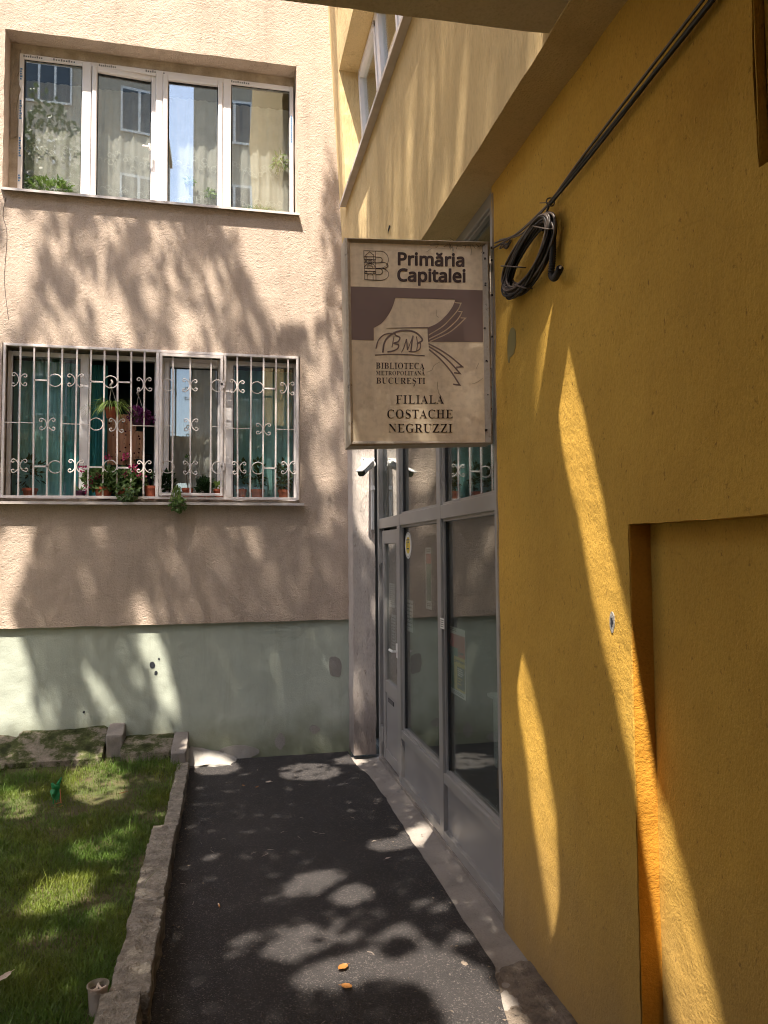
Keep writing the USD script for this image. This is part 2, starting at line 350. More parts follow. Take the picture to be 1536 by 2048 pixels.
def leafmat(name, c1, c2, trans=.35, rough=.45):
    return mat(name, {"g": ("geometry", {}), "r": ("rgb_ramp", {"ramp": [(0.0, c1), (1.0, c2)]}), "p": ("principled_bsdf", {"roughness": rough, "specular_ior_level": .35}), "t": ("translucent_bsdf", {}), "m": ("mix_closure", {"fac": trans})},
               [("g.random_per_island", "r.fac"), ("r.color", "p.base_color"), ("r.color", "t.color"), ("p.BSDF", "m.closure1"), ("t.BSDF", "m.closure2")], "m.closure")
M["leaf"] = leafmat("leaf", (.035, .075, .016), (.09, .15, .035))
M["leaf_dark"] = leafmat("leaf_dark", (.018, .045, .012), (.05, .09, .03))
M["leaf_light"] = leafmat("leaf_light", (.20, .29, .07), (.44, .52, .18))
M["leaf_grey"] = leafmat("leaf_grey", (.12, .19, .06), (.26, .32, .13))
M["leaf_purple"] = leafmat("leaf_purple", (.16, .03, .12), (.38, .11, .27))
M["petal"] = leafmat("petal", (.35, .03, .10), (.55, .16, .26))
M["trunk"] = plain("trunk", (.12, .09, .065), .95, 0, .2, .35, 8, .02, 30)
M["terracotta"] = plain("terracotta", (.42, .11, .055), .6, 0, .4, .15, 12)
M["purple_pot"] = plain("purple_pot", (.07, .02, .05), .4)
M["grass"] = mat("grass", {"g": ("geometry", {}), "r": ("rgb_ramp", {"ramp": [(0.0, (.10, .15, .024)), (.45, (.19, .265, .044)), (.8, (.28, .325, .07)), (.90, (.20, .19, .075)), (1.0, (.32, .28, .15))]}),
    "gn": ("noise_texture", {"scale": 2.2, "detail": 3}), "gr": ("rgb_ramp", {"ramp": [(.35, (1.25, 1.0, .8)), (.62, (.85, 1.0, .9))]}), "mx": ("mix", {"mix_type": "multiply", "fac": 1.0}),
    "p": ("principled_bsdf", {"roughness": .5, "specular_ior_level": .3}), "t": ("translucent_bsdf", {}), "m": ("mix_closure", {"fac": .35})},
    [("g.position", "gn.vector"), ("gn.fac", "gr.fac"), ("g.random_per_island", "r.fac"), ("r.color", "mx.color1"), ("gr.color", "mx.color2"), ("mx.color", "p.base_color"), ("mx.color", "t.color"), ("p.BSDF", "m.closure1"), ("t.BSDF", "m.closure2")], "m.closure")
M["turf"] = stucco("turf", (.06, .075, .022), (.085, .065, .035), patch_scale=6, grain=80, dist=.02)
M["sign_face"] = stucco("sign_face", (.76, .63, .455), (.72, .59, .425), patch_scale=2.5, grain=30, dist=.0003, strength=.2, dirt=(.22, .16, .10), dirt_at=.69, dirt_amt=.5, dscale=11, rough=.4)
M["sign_frame"] = stucco("sign_frame", (.46, .39, .31), (.38, .32, .255), patch_scale=5, grain=60, dist=.0005, strength=.2, dirt=(.09, .065, .04), dirt_at=.60, dirt_amt=.7, dscale=16, rough=.45)
M["sign_brown"] = plain("sign_brown", (.19, .132, .115), .45, 0, .4, .05, 4)
M["sign_ink"] = plain("sign_ink", (.062, .040, .038), .5, 0, .3, .05)
M["sign_black"] = plain("sign_black", (.032, .020, .018), .5, 0, .3, .05)
M["cable"] = plain("cable", (.014, .012, .012), .5, 0, .35, .3, 20)
M["cable_brown"] = plain("cable_brown", (.075, .055, .045), .45, 0, .5, .2, 20)
M["white_plastic"] = plain("white_plastic", (.74, .72, .70), .4, 0, .5, .04)
M["black_plastic"] = plain("black_plastic", (.025, .024, .026), .3)
M["paper"] = plain("paper", (.66, .64, .60), .7, 0, .2, .04)
M["paper_ink"] = plain("paper_ink", (.16, .16, .17), .7)
M["print_red"] = plain("print_red", (.50, .075, .06), .6)
M["print_green"] = plain("print_green", (.06, .19, .12), .6)
M["print_yellow"] = plain("print_yellow", (.62, .46, .06), .6)
M["print_dark"] = plain("print_dark", (.07, .075, .08), .6)
M["cardboard"] = plain("cardboard", (.30, .19, .11), .8)
M["cabinet"] = plain("cabinet", (.55, .56, .53), .6)
M["dry_leaf"] = leafmat("dry_leaf", (.30, .13, .035), (.42, .20, .07), .2)
M["pale_leaf"] = leafmat("pale_leaf", (.55, .45, .38), (.60, .50, .42), .2)
M["butt"] = plain("butt", (.62, .52, .42), .8)
M["butt_tip"] = plain("butt_tip", (.50, .24, .09), .8)
M["toy_green"] = plain("toy_green", (.02, .22, .075), .32, 0, .5, .1)
M["toy_stick"] = plain("toy_stick", (.50, .16, .07), .6)
M["cup"] = mat("cup", {"d": ("principled_bsdf", {"base_color": (.50, .44, .38), "roughness": .25}), "x": ("transparent_bsdf", {"color": (.85, .8, .75)}), "m": ("mix_closure", {"fac": .68})}, [("d.BSDF", "m.closure1"), ("x.BSDF", "m.closure2")], "m.closure")
M["cup_fill"] = plain("cup_fill", (.05, .03, .02), .4)
M["brass"] = plain("brass", (.45, .38, .28), .4, .6)
M["facade_back"] = stucco("facade_back", (.42, .35, .27), (.36, .30, .23), grain=30)
M["facade_pale"] = stucco("facade_pale", (.62, .54, .43), (.54, .47, .37), grain=30)
M["pane_dark"] = plain("pane_dark", (.05, .055, .06), .15)
M["hook_rope"] = plain("hook_rope", (.55, .50, .46), .8)

YW = 6.55          # face of the apartment wall
XS = 1.285         # face of the shop front
XO = 1.27          # face of the ochre wall
def gauss_grid(x0, x1, y0, y1, nx, ny, zf):
    X, Y = np.meshgrid(np.linspace(x0, x1, nx), np.linspace(y0, y1, ny), indexing="ij")
    return np.stack([X, Y, zf(X, Y)], -1)

# ------------------------------------------------------------------ ground
def fb(X, Y, s, seed, o=4):
    return meshkit.fbm(np.stack([X * s, Y * s, np.zeros_like(X)], -1), o, seed) - .5
structure("ground", MB().box((-70, -70, -.5), (70, 70, -.05)), M["soil"])
ny = 260; ys = np.linspace(-9, 6.53, ny); rows = []
for y in ys:
    e = 1.118 + .035 * (meshkit.noise(np.array([y * 3.1, .5, 0]), 3) - .5) + .02 * (meshkit.noise(np.array([y * 11, .5, 0]), 4) - .5)
    if y > 5.6:
        e -= .05 * min(1, (y - 5.6) / .5) ** 1.5
    if y > 6.22:
        e = 1.06
    if y < 3.05:
        e -= min(1, (3.05 - y) / .35) * (.05 + .05 * meshkit.noise(np.array([y * 9, 2.5, 0]), 8)) + .015 * meshkit.noise(np.array([y * 45, 2.5, 0]), 8)
    xs = np.r_[np.linspace(-.30, e, 40), e + .002]
    z = .004 + .010 * fb(xs, np.full_like(xs, y), 1.3, 5) + .006 * max(0, (y - 6.35) / .18)
    z[-1] = -.03
    rows.append(np.c_[xs, np.full_like(xs, y), z])
structure("path", MB().grid(np.array(rows).transpose(1, 0, 2)), M["asphalt"], smooth=30)
structure("threshold_strip", MB().grid(gauss_grid(.93, 1.36, 2.7, 6.4, 24, 180, lambda X, Y: -.004 + .006 * fb(X, Y, 3, 9) + .012 * np.clip((X - 1.2) / .1, 0, 1))), M["threshold"], smooth=30)
structure("broken_edge", MB().grid(gauss_grid(.90, 1.30, -6, 3.5, 40, 520, lambda X, Y: -.002 + .024 * fb(X, Y, 16, 11) + .02 * np.clip((X - 1.1) / .15, 0, 1) - .05 * np.clip((Y - 3.02 + .5 * fb(X, Y, 5, 13)) / .12, 0, 1))), M["old_edge"], smooth=30)
lawn_z = lambda X, Y: .085 + .02 * fb(X, Y, 1.4, 21) + .05 * np.clip((Y - 5.7) / .7, 0, 1) + .03 * np.clip((-X - 1) / 2, 0, 1)
structure("lawn_soil", MB().grid(gauss_grid(-7, -.36, -7, 6.5, 90, 170, lawn_z)), M["turf"], smooth=30)

kerb = thing("kerb", "rough weathered concrete kerb between the lawn and the asphalt path", "kerb", (-.36, 4.2, 0))
for k, (y0, y1, xl0, zt, xr) in enumerate([(1.2, 2.02, -.47, .19, -.285), (2.03, 2.885, -.43, .185, -.286), (2.905, 3.69, -.405, .155, -.268), (3.715, 4.71, -.412, .135, -.278), (4.735, 6.10, -.355, .12, -.270)]):
    v, f = rough_block((xl0, y0, -.04), (xr, y1, zt), 40 + k, .021, 6, freq=13)
    part("kerb_stone", (v, f), M["concrete"], kerb, smooth=50)

drain = thing("concrete_apron", "mossy broken concrete apron with two upright blocks at the foot of the green wall", "apron", (-.9, 6.4, .1))
v, f = rough_block((-2.9, 6.12, .03), (-1.62, 6.585, .3), 61, .03, 4, top=lambda x, y: .15 + .15 * np.clip((y - 6.15) / .4, 0, 1), freq=7); part("broken_slab", (v, f), M["mossy"], drain, smooth=60)
v, f = rough_block((-4.6, 6.14, .03), (-2.91, 6.585, .3), 67, .03, 4, top=lambda x, y: .15 + .14 * np.clip((y - 6.15) / .4, 0, 1), freq=7); part("broken_slab", (v, f), M["mossy"], drain, smooth=60)
v, f = rough_block((-1.63, 6.20, .03), (-.935, 6.585, .3), 62, .028, 4, top=lambda x, y: .17 + .16 * np.clip((y - 6.22) / .33, 0, 1), freq=7); part("broken_slab", (v, f), M["mossy"], drain, smooth=60)
v, f = rough_block((-.93, 6.36, .0), (-.80, 6.59, .34), 63, .008, 4, top=lambda x, y: .30 + .05 * np.clip((y - 6.4) / .15, 0, 1)); part("upright_block", (v, f), M["threshold"], drain, smooth=50)
v, f = rough_block((-.80, 6.21, .0), (-.41, 6.585, .24), 64, .014, 4, top=lambda x, y: .19 + .06 * np.clip((y - 6.2) / .33, 0, 1)); part("channel_floor", (v, f), M["mossy"], drain, smooth=60)
v, f = rough_block((-.41, 6.10, .0), (-.292, 6.59, .25), 65, .008, 4, top=lambda x, y: .20 + .05 * np.clip((y - 6.1) / .45, 0, 1)); part("upright_block", (v, f), M["threshold"], drain, smooth=50)
v, f = rough_block((-.30, 6.36, -.06), (.26, 6.60, .12), 66, .03, 5, top=lambda x, y: -.03 + .05 * np.clip((.26 - x) / .3, 0, 1) + .11 * np.clip((.16 - x) / .45, 0, 1) * np.clip((y - 6.40) / .15, 0, 1)); part("crumbled_mortar", (v, f), M["grey_patch"], drain, smooth=60)

# ------------------------------------------------------------------ apartment building with the pink wall
apt = thing("apartment_building", "pinkish beige rendered apartment block with a green base and a grilled window", "building", (-.4, YW, 0))
WIN = [(-1.826, .622, 4.79, 6.18), (-1.80, .648, 2.19, 3.50), (-1.826, .622, 7.37, 8.76)]
hole = shapely.union_all([rect(a, c, b, d) for a, b, c, d in WIN])
wall_poly = rough_poly(rect(-6, 1.157, 1.085, 12.6).difference(hole), .05, .0045, 3)
wm = MB().extr(wall_poly, .24, XZ(YW))
v, f = wm.get()
part("rendered_wall", (v, f), M["pink_render"], apt)
base_poly = rough_poly(rect(-6, -.2, 1.10, 1.17), .1, .003, 5)
part("green_base", MB().extr(base_poly, .2, XZ(YW + .03)), M["green_base"], apt)
def blob(cx, cy, rx, ry, seed, n=26):
    a = np.arange(n) * 2 * np.pi / n; r = 1 + .5 * (meshkit.noise(np.c_[np.cos(a) * 1.6, np.sin(a) * 1.6, np.full(n, seed)], seed) - .5)
    return sg.Polygon(np.c_[cx + rx * r * np.cos(a), cy + ry * r * np.sin(a)])
for k, (px, py, rx, rz) in enumerate([(670, 1333, .055, .095), (561, 1482, .047, .065), (629, 1459, .045, .04)]):
    p = at_y(px, py, YW + .03); part("filled_patch", MB().extr(blob(p[0], p[2], rx, rz, 70 + k), .003, XZ(YW + .027)), M["grey_patch"], apt)
p = at_y(478, 1500, YW + .03); part("filled_patch", MB().extr(blob(p[0], p[2] - .02, .17, .07, 75), .008, XZ(YW + .023)), M["grey_patch"], apt)
for k, (px, py, r) in enumerate([(305, 1330, .022), (312, 1346, .014), (318, 1318, .008), (168, 1424, .009)]):
    p = at_y(px, py, YW + .03); part("plaster_hole", MB().extr(blob(p[0], p[2], r, r * 1.2, 80 + k), .003, XZ(YW + .0272)), M["dark_gap"], apt)
part("party_wall", MB().box((-6.2, YW + .25, 0), (1.0, YW + .27, 1.1)), M["interior_dark"], apt)
# crack at the left edge of the wall
ck = bez([at_y(12, 395, YW - .0015), at_y(6, 430, YW - .0015), at_y(14, 470, YW - .0015), at_y(9, 560, YW - .0015), at_y(17, 640, YW - .0015)], 6)
part("crack", MB().tube(ck, .0018, 4), M["rubber"], apt)

def window_unit(parent, x0, x1, z0, z1, y, splits, sash, name="window", opened=None, noglass=(), glass_m="window_glass"):
    """A frame with mullions at splits (x centre, half width); sash: which lights have a sash frame. Panes are sub-parts."""
    fw, d = .035, .06
    m = MB().box((x0, y, z0), (x0 + fw, y + d, z1), .004).box((x1 - fw, y, z0), (x1, y + d, z1), .004).box((x0 + fw, y + .001, z1 - fw - .005), (x1 - fw, y + d, z1), .004).box((x0 + fw, y + .001, z0), (x1 - fw, y + d, z0 + fw), .004)
    for c, h in splits:
        m.box((c - h, y - .004, z0 + .002), (c + h, y + d, z1 - .002), .006)
    w = part(name, m, M["pvc"], parent)
    ed = [x0 + fw] + [e for c, h in splits for e in (c - h, c + h)] + [x1 - fw]
    for k in range(len(splits) + 1):
        a, b = ed[2 * k] , ed[2 * k + 1]; c, e = z0 + fw, z1 - fw
        R = None; piv = None
        if opened and k in opened:
            t = math.radians(opened[k]); R = np.array([[math.cos(t), -math.sin(t), 0], [math.sin(t), math.cos(t), 0], [0, 0, 1]]); piv = (a, y + .05, 0)
        if k in sash:
            s = .045
            sm = MB().box((a + .002, y - .012, c), (a + s, y + .05, e), .008, R, piv).box((b - s, y - .012, c), (b - .002, y + .05, e), .008, R, piv).box((a + s, y - .011, e - s), (b - s, y + .05, e), .008, R, piv).box((a + s, y - .011, c), (b - s, y + .05, c + s), .008, R, piv)
            part("sash", sm, M["pvc"], w)
            a, b, c, e = a + s, b - s, c + s, e - s
        gm = MB().box((a - .008, y + .03, c - .008), (b + .008, y + .036, e + .008), 0, R, piv)
        if k not in noglass:
            part("pane", gm, M[glass_m], w)
        bead = MB()
        for (p0, p1) in (((a, c), (a + .008, e)), ((b - .008, c), (b, e)), ((a, e - .008), (b, e)), ((a, c), (b, c + .008))):
            bead.box((p0[0], y + .022, p0[1]), (p1[0], y + .030, p1[1]), 0, R, piv)
        part("gasket", bead, M["rubber"], w)
    return w
def room(parent, x0, x1, z0, z1, y0, depth, m):
    b = MB(); y1 = y0 + depth
    b.box((x0 - .3, y1, z0 - .8), (x1 + .3, y1 + .05, z1 + .3)).box((x0 - .3, y0, z1 + .25), (x1 + .3, y1, z1 + .3)).box((x0 - .3, y0, z0 - .85), (x1 + .3, y1, z0 - .8)).box((x0 - .35, y0, z0 - .85), (x0 - .3, y1, z1 + .3)).box((x1 + .3, y0, z0 - .85), (x1 + .35, y1, z1 + .3))
    return part("room", b, m, parent)

# upper window
yf = YW + .16
xw = lambda px, py=270, y=yf: at_y(px, py, y)[0]
zt = at_y(300, 138, yf)[2]
UW = window_unit(apt, xw(36), xw(587), 4.80, zt, yf, [(xw(172), .038), (xw(318), .03), (xw(454), .036)], (1, 2), opened={1: 5})
part("handle", MB().box((xw(297), yf - .03, 5.33), (xw(297) + .022, yf - .01, 5.39), .005).box((xw(286), yf - .045, 5.345), (xw(299), yf - .03, 5.362), .004), M["white_plastic"], UW)
part("foam_joint", MB().extr(rough_poly(rect(xw(20), zt, xw(595), 6.20).union(rect(-1.85, 4.8, xw(37), 6.2)), .03, .01, 9), .03, XZ(yf + .012)), M["concrete_light"], apt)
part("mortar_smear", MB().extr(rough_poly(rect(-1.80, 5.35, -1.755, 6.12), .04, .02, 12), .012, XZ(yf - .006)), M["bare_plaster"], apt)
# printed protective film left on the frame
fm = MB()
for a, b in ((44, 84), (104, 150), (196, 232), (290, 330), (462, 500)):
    A, B = xw(a), xw(b); n = 9
    for k in range(n):
        fm.box((A + (B - A) * k / n, yf - .003, zt - .030), (A + (B - A) * (k + .55) / n, yf, zt - .030 + .012 + .006 * (k % 3 == 0)))
part("film_print", fm, M["paper_ink"], UW, kind="stuff")
film = MB()
for z in np.arange(4.95, 5.95, .022):
    if int(z * 6) % 2:
        film.box((xw(36) + .008, yf - .003, z), (xw(36) + .008 + (.012 if int(z * 90) % 3 else .018), yf, z + .014))
for z in np.arange(5.55, 5.8, .022):
    film.box((xw(580) + .006, yf - .003, z), (xw(580) + .018, yf, z + .014))
part("film_print", film, plain("film_blue", (.10, .22, .42), .6), UW, kind="stuff")
def sill(x0, x1, z, over, lip=.022):
    return MB().hull([(x0, YW + .17, z + .02), (x1, YW + .17, z + .02), (x0, YW - over, z), (x1, YW - over, z), (x0, YW + .17, z + .014), (x1, YW + .17, z + .014), (x0, YW - over, z - .004), (x1, YW - over, z - .004)]).box((x0, YW - over - .004, z - lip), (x1, YW - over, z - .001))
part("window_sill", sill(-1.835, .642, 4.79, .05), M["sill_metal"], apt)
part("window_sill", sill(-1.85, .675, 2.185, .07), M["sill_metal"], apt)
part("window_sill", sill(-1.835, .635, 7.36, .055), M["sill_metal"], apt)
part("worn_ledge", MB().extr(rough_poly(rect(-1.8, 2.188, .645, 2.215), .05, .008, 14), .05, XZ(YW + .02)), M["bare_plaster"], apt)
room(apt, -1.83, .63, 4.79, 6.18, YW + .24, 2.2, M["interior"])
# lower window: four lights, the second stands open
yl = YW + .13
xl = lambda px, py=850: at_y(px, py, yl)[0]
LW = window_unit(apt, -1.79, .64, 2.20, 3.47, yl, [(xl(168), .036), (xl(318), .040), (xl(456), .045)], (2,), noglass=(1,), glass_m="lower_glass")
room(apt, -1.80, .65, 2.19, 3.50, YW + .24, 2.4, M["interior_teal"])
W3 = window_unit(apt, -1.77, .58, 7.38, 8.70, yf, [(-1.15, .038), (-.52, .03), (.06, .036)], (1, 2))
room(apt, -1.83, .63, 7.37, 8.76, YW + .24, 2.2, M["interior"])

# ------------------------------------------------------------------ ochre building (shop side)
och = thing("ochre_building", "ochre yellow rendered building with recessed panels under a cream overhanging upper wall", "building", (1.4, 2.0, 0))
Y_EDGE = 3.352
rec1 = rect(.35, -.3, 2.172, 1.832); rec2 = rect(.3, 2.68, 1.535, 3.43)
lower = rough_poly(rect(-6, -.2, Y_EDGE, 3.60).difference(rec1).difference(rec2), .035, .0045, 21)
part("ochre_wall", MB().extr(lower, .075, YZ(XO)), M["ochre_render"], och)
part("recessed_panel", MB().box((XO + .0755, .2, -.2), (XO + .3, 2.3, 1.95)), M["ochre_render"], och)
part("recessed_panel", MB().box((XO + .030, .31, 2.688), (XO + .3, 1.528, 3.424)), M["ochre_render"], och)
# deeper coloured reveal of each recess, 2 mm proud of the cut edge
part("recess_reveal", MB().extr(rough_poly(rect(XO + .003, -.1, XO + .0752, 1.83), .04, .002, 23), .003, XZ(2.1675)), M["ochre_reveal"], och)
part("recess_reveal", MB().extr(rough_poly(rect(XO + .003, 2.69, XO + .0295, 3.42), .04, .002, 24), .003, XZ(1.5305)), M["ochre_render"], och)
part("wall_core", MB().box((XO + .31, -6, -.2), (XO + .35, Y_EDGE + .02, 3.5)).box((XO + .02, Y_EDGE - .006, 0), (XO + .34, Y_EDGE + .002, 3.54)), M["ochre_render"], och)
part("wall_edge_stain", MB().extr(rough_poly(rect(Y_EDGE - .022, .0, Y_EDGE - .004, 3.5), .03, .006, 26), .004, YZ(XO - .0015)), M["bare_plaster"], och)
p = at_x(1225, 1247, XO); part("plaster_hole", MB().extr(blob(p[1], p[2], .016, .034, 90), .003, YZ(XO - .0025)), M["grey_patch"], och)
p = at_x(1225, 1243, XO); part("plaster_hole", MB().extr(blob(p[1], p[2], .008, .016, 91), .002, YZ(XO - .004)), M["dark_gap"], och)
p = at_x(1025, 682, XO); part("worn_paint", MB().extr(blob(p[1], p[2], .05, .07, 92).union(blob(p[1] + .04, p[2] - .02, .02, .06, 93)), .002, YZ(XO - .0018)), plain("worn_green", (.30, .24, .09), .9), och)

LEAN = .055
def lean(fn):
    def g(a):
        w = fn(a); w[:, 0] -= LEAN * (w[:, 2] - 3.54); return w
    return g
XU = 1.09
uwin = [(2.6, 6.2, 4.775, 5.955), (2.6, 6.2, 7.35, 8.55)]
upper = rough_poly(rect(-6, 3.531, 6.80, 12.6).difference(shapely.union_all([rect(a, c, b, d) for a, b, c, d in uwin])), .05, .004, 27)
part("cream_wall", MB().extr(upper, .22, lean(YZ(XU))), M["cream_render"], och)
for a, b, c, d in uwin:
    f2 = MB(); xo = XU + .17 - LEAN * (c - 3.54)
    lm = lambda lo, hi, bv=.005: f2.hull([(x - LEAN * (z - c), y, z) for x in (xo + lo[0], xo + hi[0]) for y in (lo[1], hi[1]) for z in (lo[2], hi[2])])
    ys_ = [b, 5.42, 4.74, 4.05, 3.35, a]
    lm((0, a, c), (.06, b, c + .05)); lm((0, a, d - .055), (.06, b, d))
    for k, y in enumerate(ys_):
        h = .04 if 0 < k < 5 else .03
        y = min(max(y, a + .03), b - .03)
        lm((-.004, y - h, c), (.06, y + h, d))
    w = part("window", f2, M["pvc"], och)
    s2 = MB()
    for k in range(5):
        y0, y1 = ys_[k + 1] + .045, ys_[k] - .045
        for lo, hi in (((0, y0, c + .05), (.05, y0 + .045, d - .055)), ((0, y1 - .045, c + .05), (.05, y1, d - .055)), ((0, y0, d - .10), (.05, y1, d - .055)), ((0, y0, c + .05), (.05, y1, c + .095))):
            s2.hull([(x - LEAN * (z - c), y, z) for x in (xo - .012 + lo[0], xo - .012 + hi[0]) for y in (lo[1], hi[1]) for z in (lo[2], hi[2])])
        g2 = MB().hull([(x - LEAN * (z - c), y, z) for x in (xo + .02, xo + .026) for y in (y0, y1) for z in (c + .06, d - .06)])
        part("pane", g2, M["window_glass"], w)
    part("sash", s2, M["pvc"], w)
    xs_ = XU - LEAN * (c - 3.54)
    part("window_sill", MB().hull([(x, y, z) for y in (a - .05, b + .06) for x, z in ((xs_ - .055, c - .012), (xs_ - .055, c + .002), (xs_ + .18, c + .02), (xs_ + .18, c + .004))]).box((xs_ - .058, a - .05, c - .03), (xs_ - .054, b + .06, c + .001)), M["sill_metal"], och)
    b3 = MB(); x0_ = XU + .24 - LEAN * (d - 3.54) + .05
    b3.box((x0_ + 2, a - .3, c - .6), (x0_ + 2.05, b + .3, d + .3)).box((x0_, a - .3, d + .25), (x0_ + 2, b + .3, d + .3)).box((x0_, a - .3, c - .65), (x0_ + 2, b + .3, c - .6)).box((x0_, a - .35, c - .65), (x0_ + 2, a - .3, d + .3)).box((x0_, b + .3, c - .65), (x0_ + 2, b + .35, d + .3))
    part("room", b3, M["interior"], och)
part("hanging_wire", MB().tube(bez([at_x(779, 452, XU - .03), at_x(777, 462, XU - .02), at_x(778, 475, XU - .01)], 5), .006, 5), M["rubber"], och)

# the overhang and the narrow canopy beside it; sunlight falls through the gaps between its slabs
def back(pts, x=XO, z=3.60):
    out = []
    for px, py in pts:
        p = at_x(px, py, x); t = (z - p[2]) / SUNDIR[2]; q = p + SUNDIR * t; out.append((q[0], q[1]))
    return out
gapA = [(1085, 575), (1096, 700), (1130, 900), (1180, 1150), (1225, 1345), (1268, 1530), (1300, 1680), (1350, 1900), (1380, 2030), (1470, 2030), (1410, 1780), (1350, 1560), (1268, 1300), (1236, 1170), (1200, 1000), (1165, 830), (1125, 650), (1100, 560)]
gapB = [(1028, 1275), (1040, 1400), (1055, 1520), (1075, 1680), (1095, 1800), (1108, 1880), (1114, 1850), (1114, 1760), (1106, 1620), (1085, 1480), (1052, 1340), (1034, 1270)]
gaps = [sg.Polygon(back(g)).buffer(.046).buffer(-.036) for g in (gapA, gapB)]
slab = sg.Polygon([(1.094, 6.56), (1.094, 2.302), (-.05, 2.338), (-.05, 2.278), (.29, 2.255), (.28, 2.0), (.27, 1.9), (.26, 1.02), (-4.2, 1.0), (-4.2, -6), (1.6, -6), (1.6, 6.56)])
slab = slab.difference(shapely.union_all(gaps).intersection(rect(-2, -6, 2, 2.14)))
part("overhang", MB().extr(rough_poly(slab, .05, .004, 31), .12, XY(3.54)), M["soffit"], och)

part("passage_wall", MB().box((-1.45, -6, -.1), (-1.25, .55, 3.535)), M["ochre_render"], och)
# pillar at the corner
part("corner_pillar", MB().extr(rough_poly(rect(1.075, .03, 1.268, 3.536), .05, .004, 33), .25, XZ(6.30)), M["pillar"], och)

# ------------------------------------------------------------------ shop front
shop = thing("shop_front", "grey aluminium shop front with tall dark panes and a narrow door beside the corner pillar", "shop front", (XS, 4.85, 0))
Z0, ZL, ZM, ZT = .03, .365, 1.95, 3.535
def post(y0, y1, z0=Z0, z1=ZT, x=XS, d=.07, nm="post"):
    part(nm, MB().box((x, y0, z0), (x + d, y1, z1), .003), M["aluminium"], shop)
post(3.354, 3.425); post(4.36, 4.44); post(5.455, 5.535); post(6.215, 6.27)
def rail(y0, y1, z0, z1, x=XS + .002, d=.066, nm="rail"):
    part(nm, MB().box((x, y0, z0), (x + d, y1, z1), .003), M["aluminium"], shop)
bays = [(3.425, 4.36), (4.44, 5.455)]
for a, b in bays + [(5.535, 6.215)]:
    rail(a, b, ZM, 2.035); rail(a, b, 3.47, ZT)
for a, b in bays:
    rail(a, b, ZL, .425); rail(a, b, Z0, .085)
    part("lower_panel", MB().box((XS + .028, a, .085), (XS + .05, b, ZL)), M["panel_grey"], shop)
    bd = MB()
    for z0, z1 in ((.425, ZM), (2.035, 3.47)):
        for p0, p1 in (((a, z0), (a + .016, z1)), ((b - .016, z0), (b, z1)), ((a + .016, z0), (b - .016, z0 + .016)), ((a + .016, z1 - .016), (b - .016, z1))):
            bd.box((XS + .018, p0[0], p0[1]), (XS + .04, p1[0], p1[1]))
        part("pane", MB().box((XS + .040, a, z0), (XS + .047, b, z1)), M["shop_glass"], shop)
        for yy in (a + .016, b - .022):
            gk = MB().box((XS + .030, yy, z0 + .016), (XS + .0399, yy + .006, z1 - .016)); part("gasket", gk, M["rubber"], shop)
    part("glazing_bead", bd, M["aluminium"], shop)
part("pane", MB().box((XS + .040, 5.535, 2.035), (XS + .047, 6.215, 3.47)), M["shop_glass"], shop)
part("frame_gap", MB().box((XS + .03, 6.13, .03), (XS + .08, 6.2155, ZM)), M["dark_gap"], shop)
# door
dx = XS + .012
dm = MB().box((dx, 5.545, .05), (dx + .045, 5.615, 1.93), .004).box((dx, 6.06, .05), (dx + .045, 6.13, 1.93), .004)
for z0, z1 in ((1.82, 1.93), (.60, .70), (.05, .14)):
    dm.box((dx + .001, 5.615, z0), (dx + .044, 6.06, z1), .004)
door = part("door", dm, M["aluminium"], shop)
part("pane", MB().box((dx + .02, 5.615, .70), (dx + .027, 6.06, 1.82)), M["shop_glass"], door)
part("door_panel", MB().box((dx + .014, 5.615, .14), (dx + .03, 6.06, .60)), M["panel_grey"], door)
part("letter_slot", MB().box((dx + .008, 5.79, .53), (dx + .0145, 5.99, .565), .003), M["black_plastic"], door)
p = at_x(786, 1302, dx - .03)
part("handle", MB().box((dx - .012, 5.565, p[2] - .05), (dx, 5.60, p[2] + .06), .003).box((dx - .045, 5.574, p[2] - .008), (dx - .010, 5.59, p[2] + .008), .003).box((dx - .05, 5.574, p[2] - .01), (dx - .032, 5.70, p[2] + .01), .006), M["white_plastic"], door)
for z in (1.72, .24):
    part("hinge", MB().box((dx - .014, 6.115, z - .06), (dx + .012, 6.165, z + .06), .004).tube([(dx - .012, 6.14, z - .075), (dx - .012, 6.14, z + .075)], .012, 8), M["aluminium"], door)
part("door_sill", MB().box((XS - .005, 5.535, .0), (XS + .07, 6.25, .032)), M["threshold"], shop)
part("base_curb", MB().box((XS - .004, 3.36, -.05), (XS + .07, 5.535, .0295)), M["threshold"], shop)
# the room behind
r = MB()
r.box((XS + 3.4, 3.1, 0), (XS + 3.45, 7.0, 3.5)).box((XS + .09, 3.06, 0), (XS + 3.4, 3.1, 3.5)).box((XS + .09, 6.9, 0), (XS + 3.4, 6.95, 3.5)).box((XS + .09, 3.1, 3.45), (XS + 3.4, 6.9, 3.5)).box((XS + .09, 3.1, -.02), (XS + 3.4, 6.9, .02))
part("shop_room", r, M["interior"], shop)

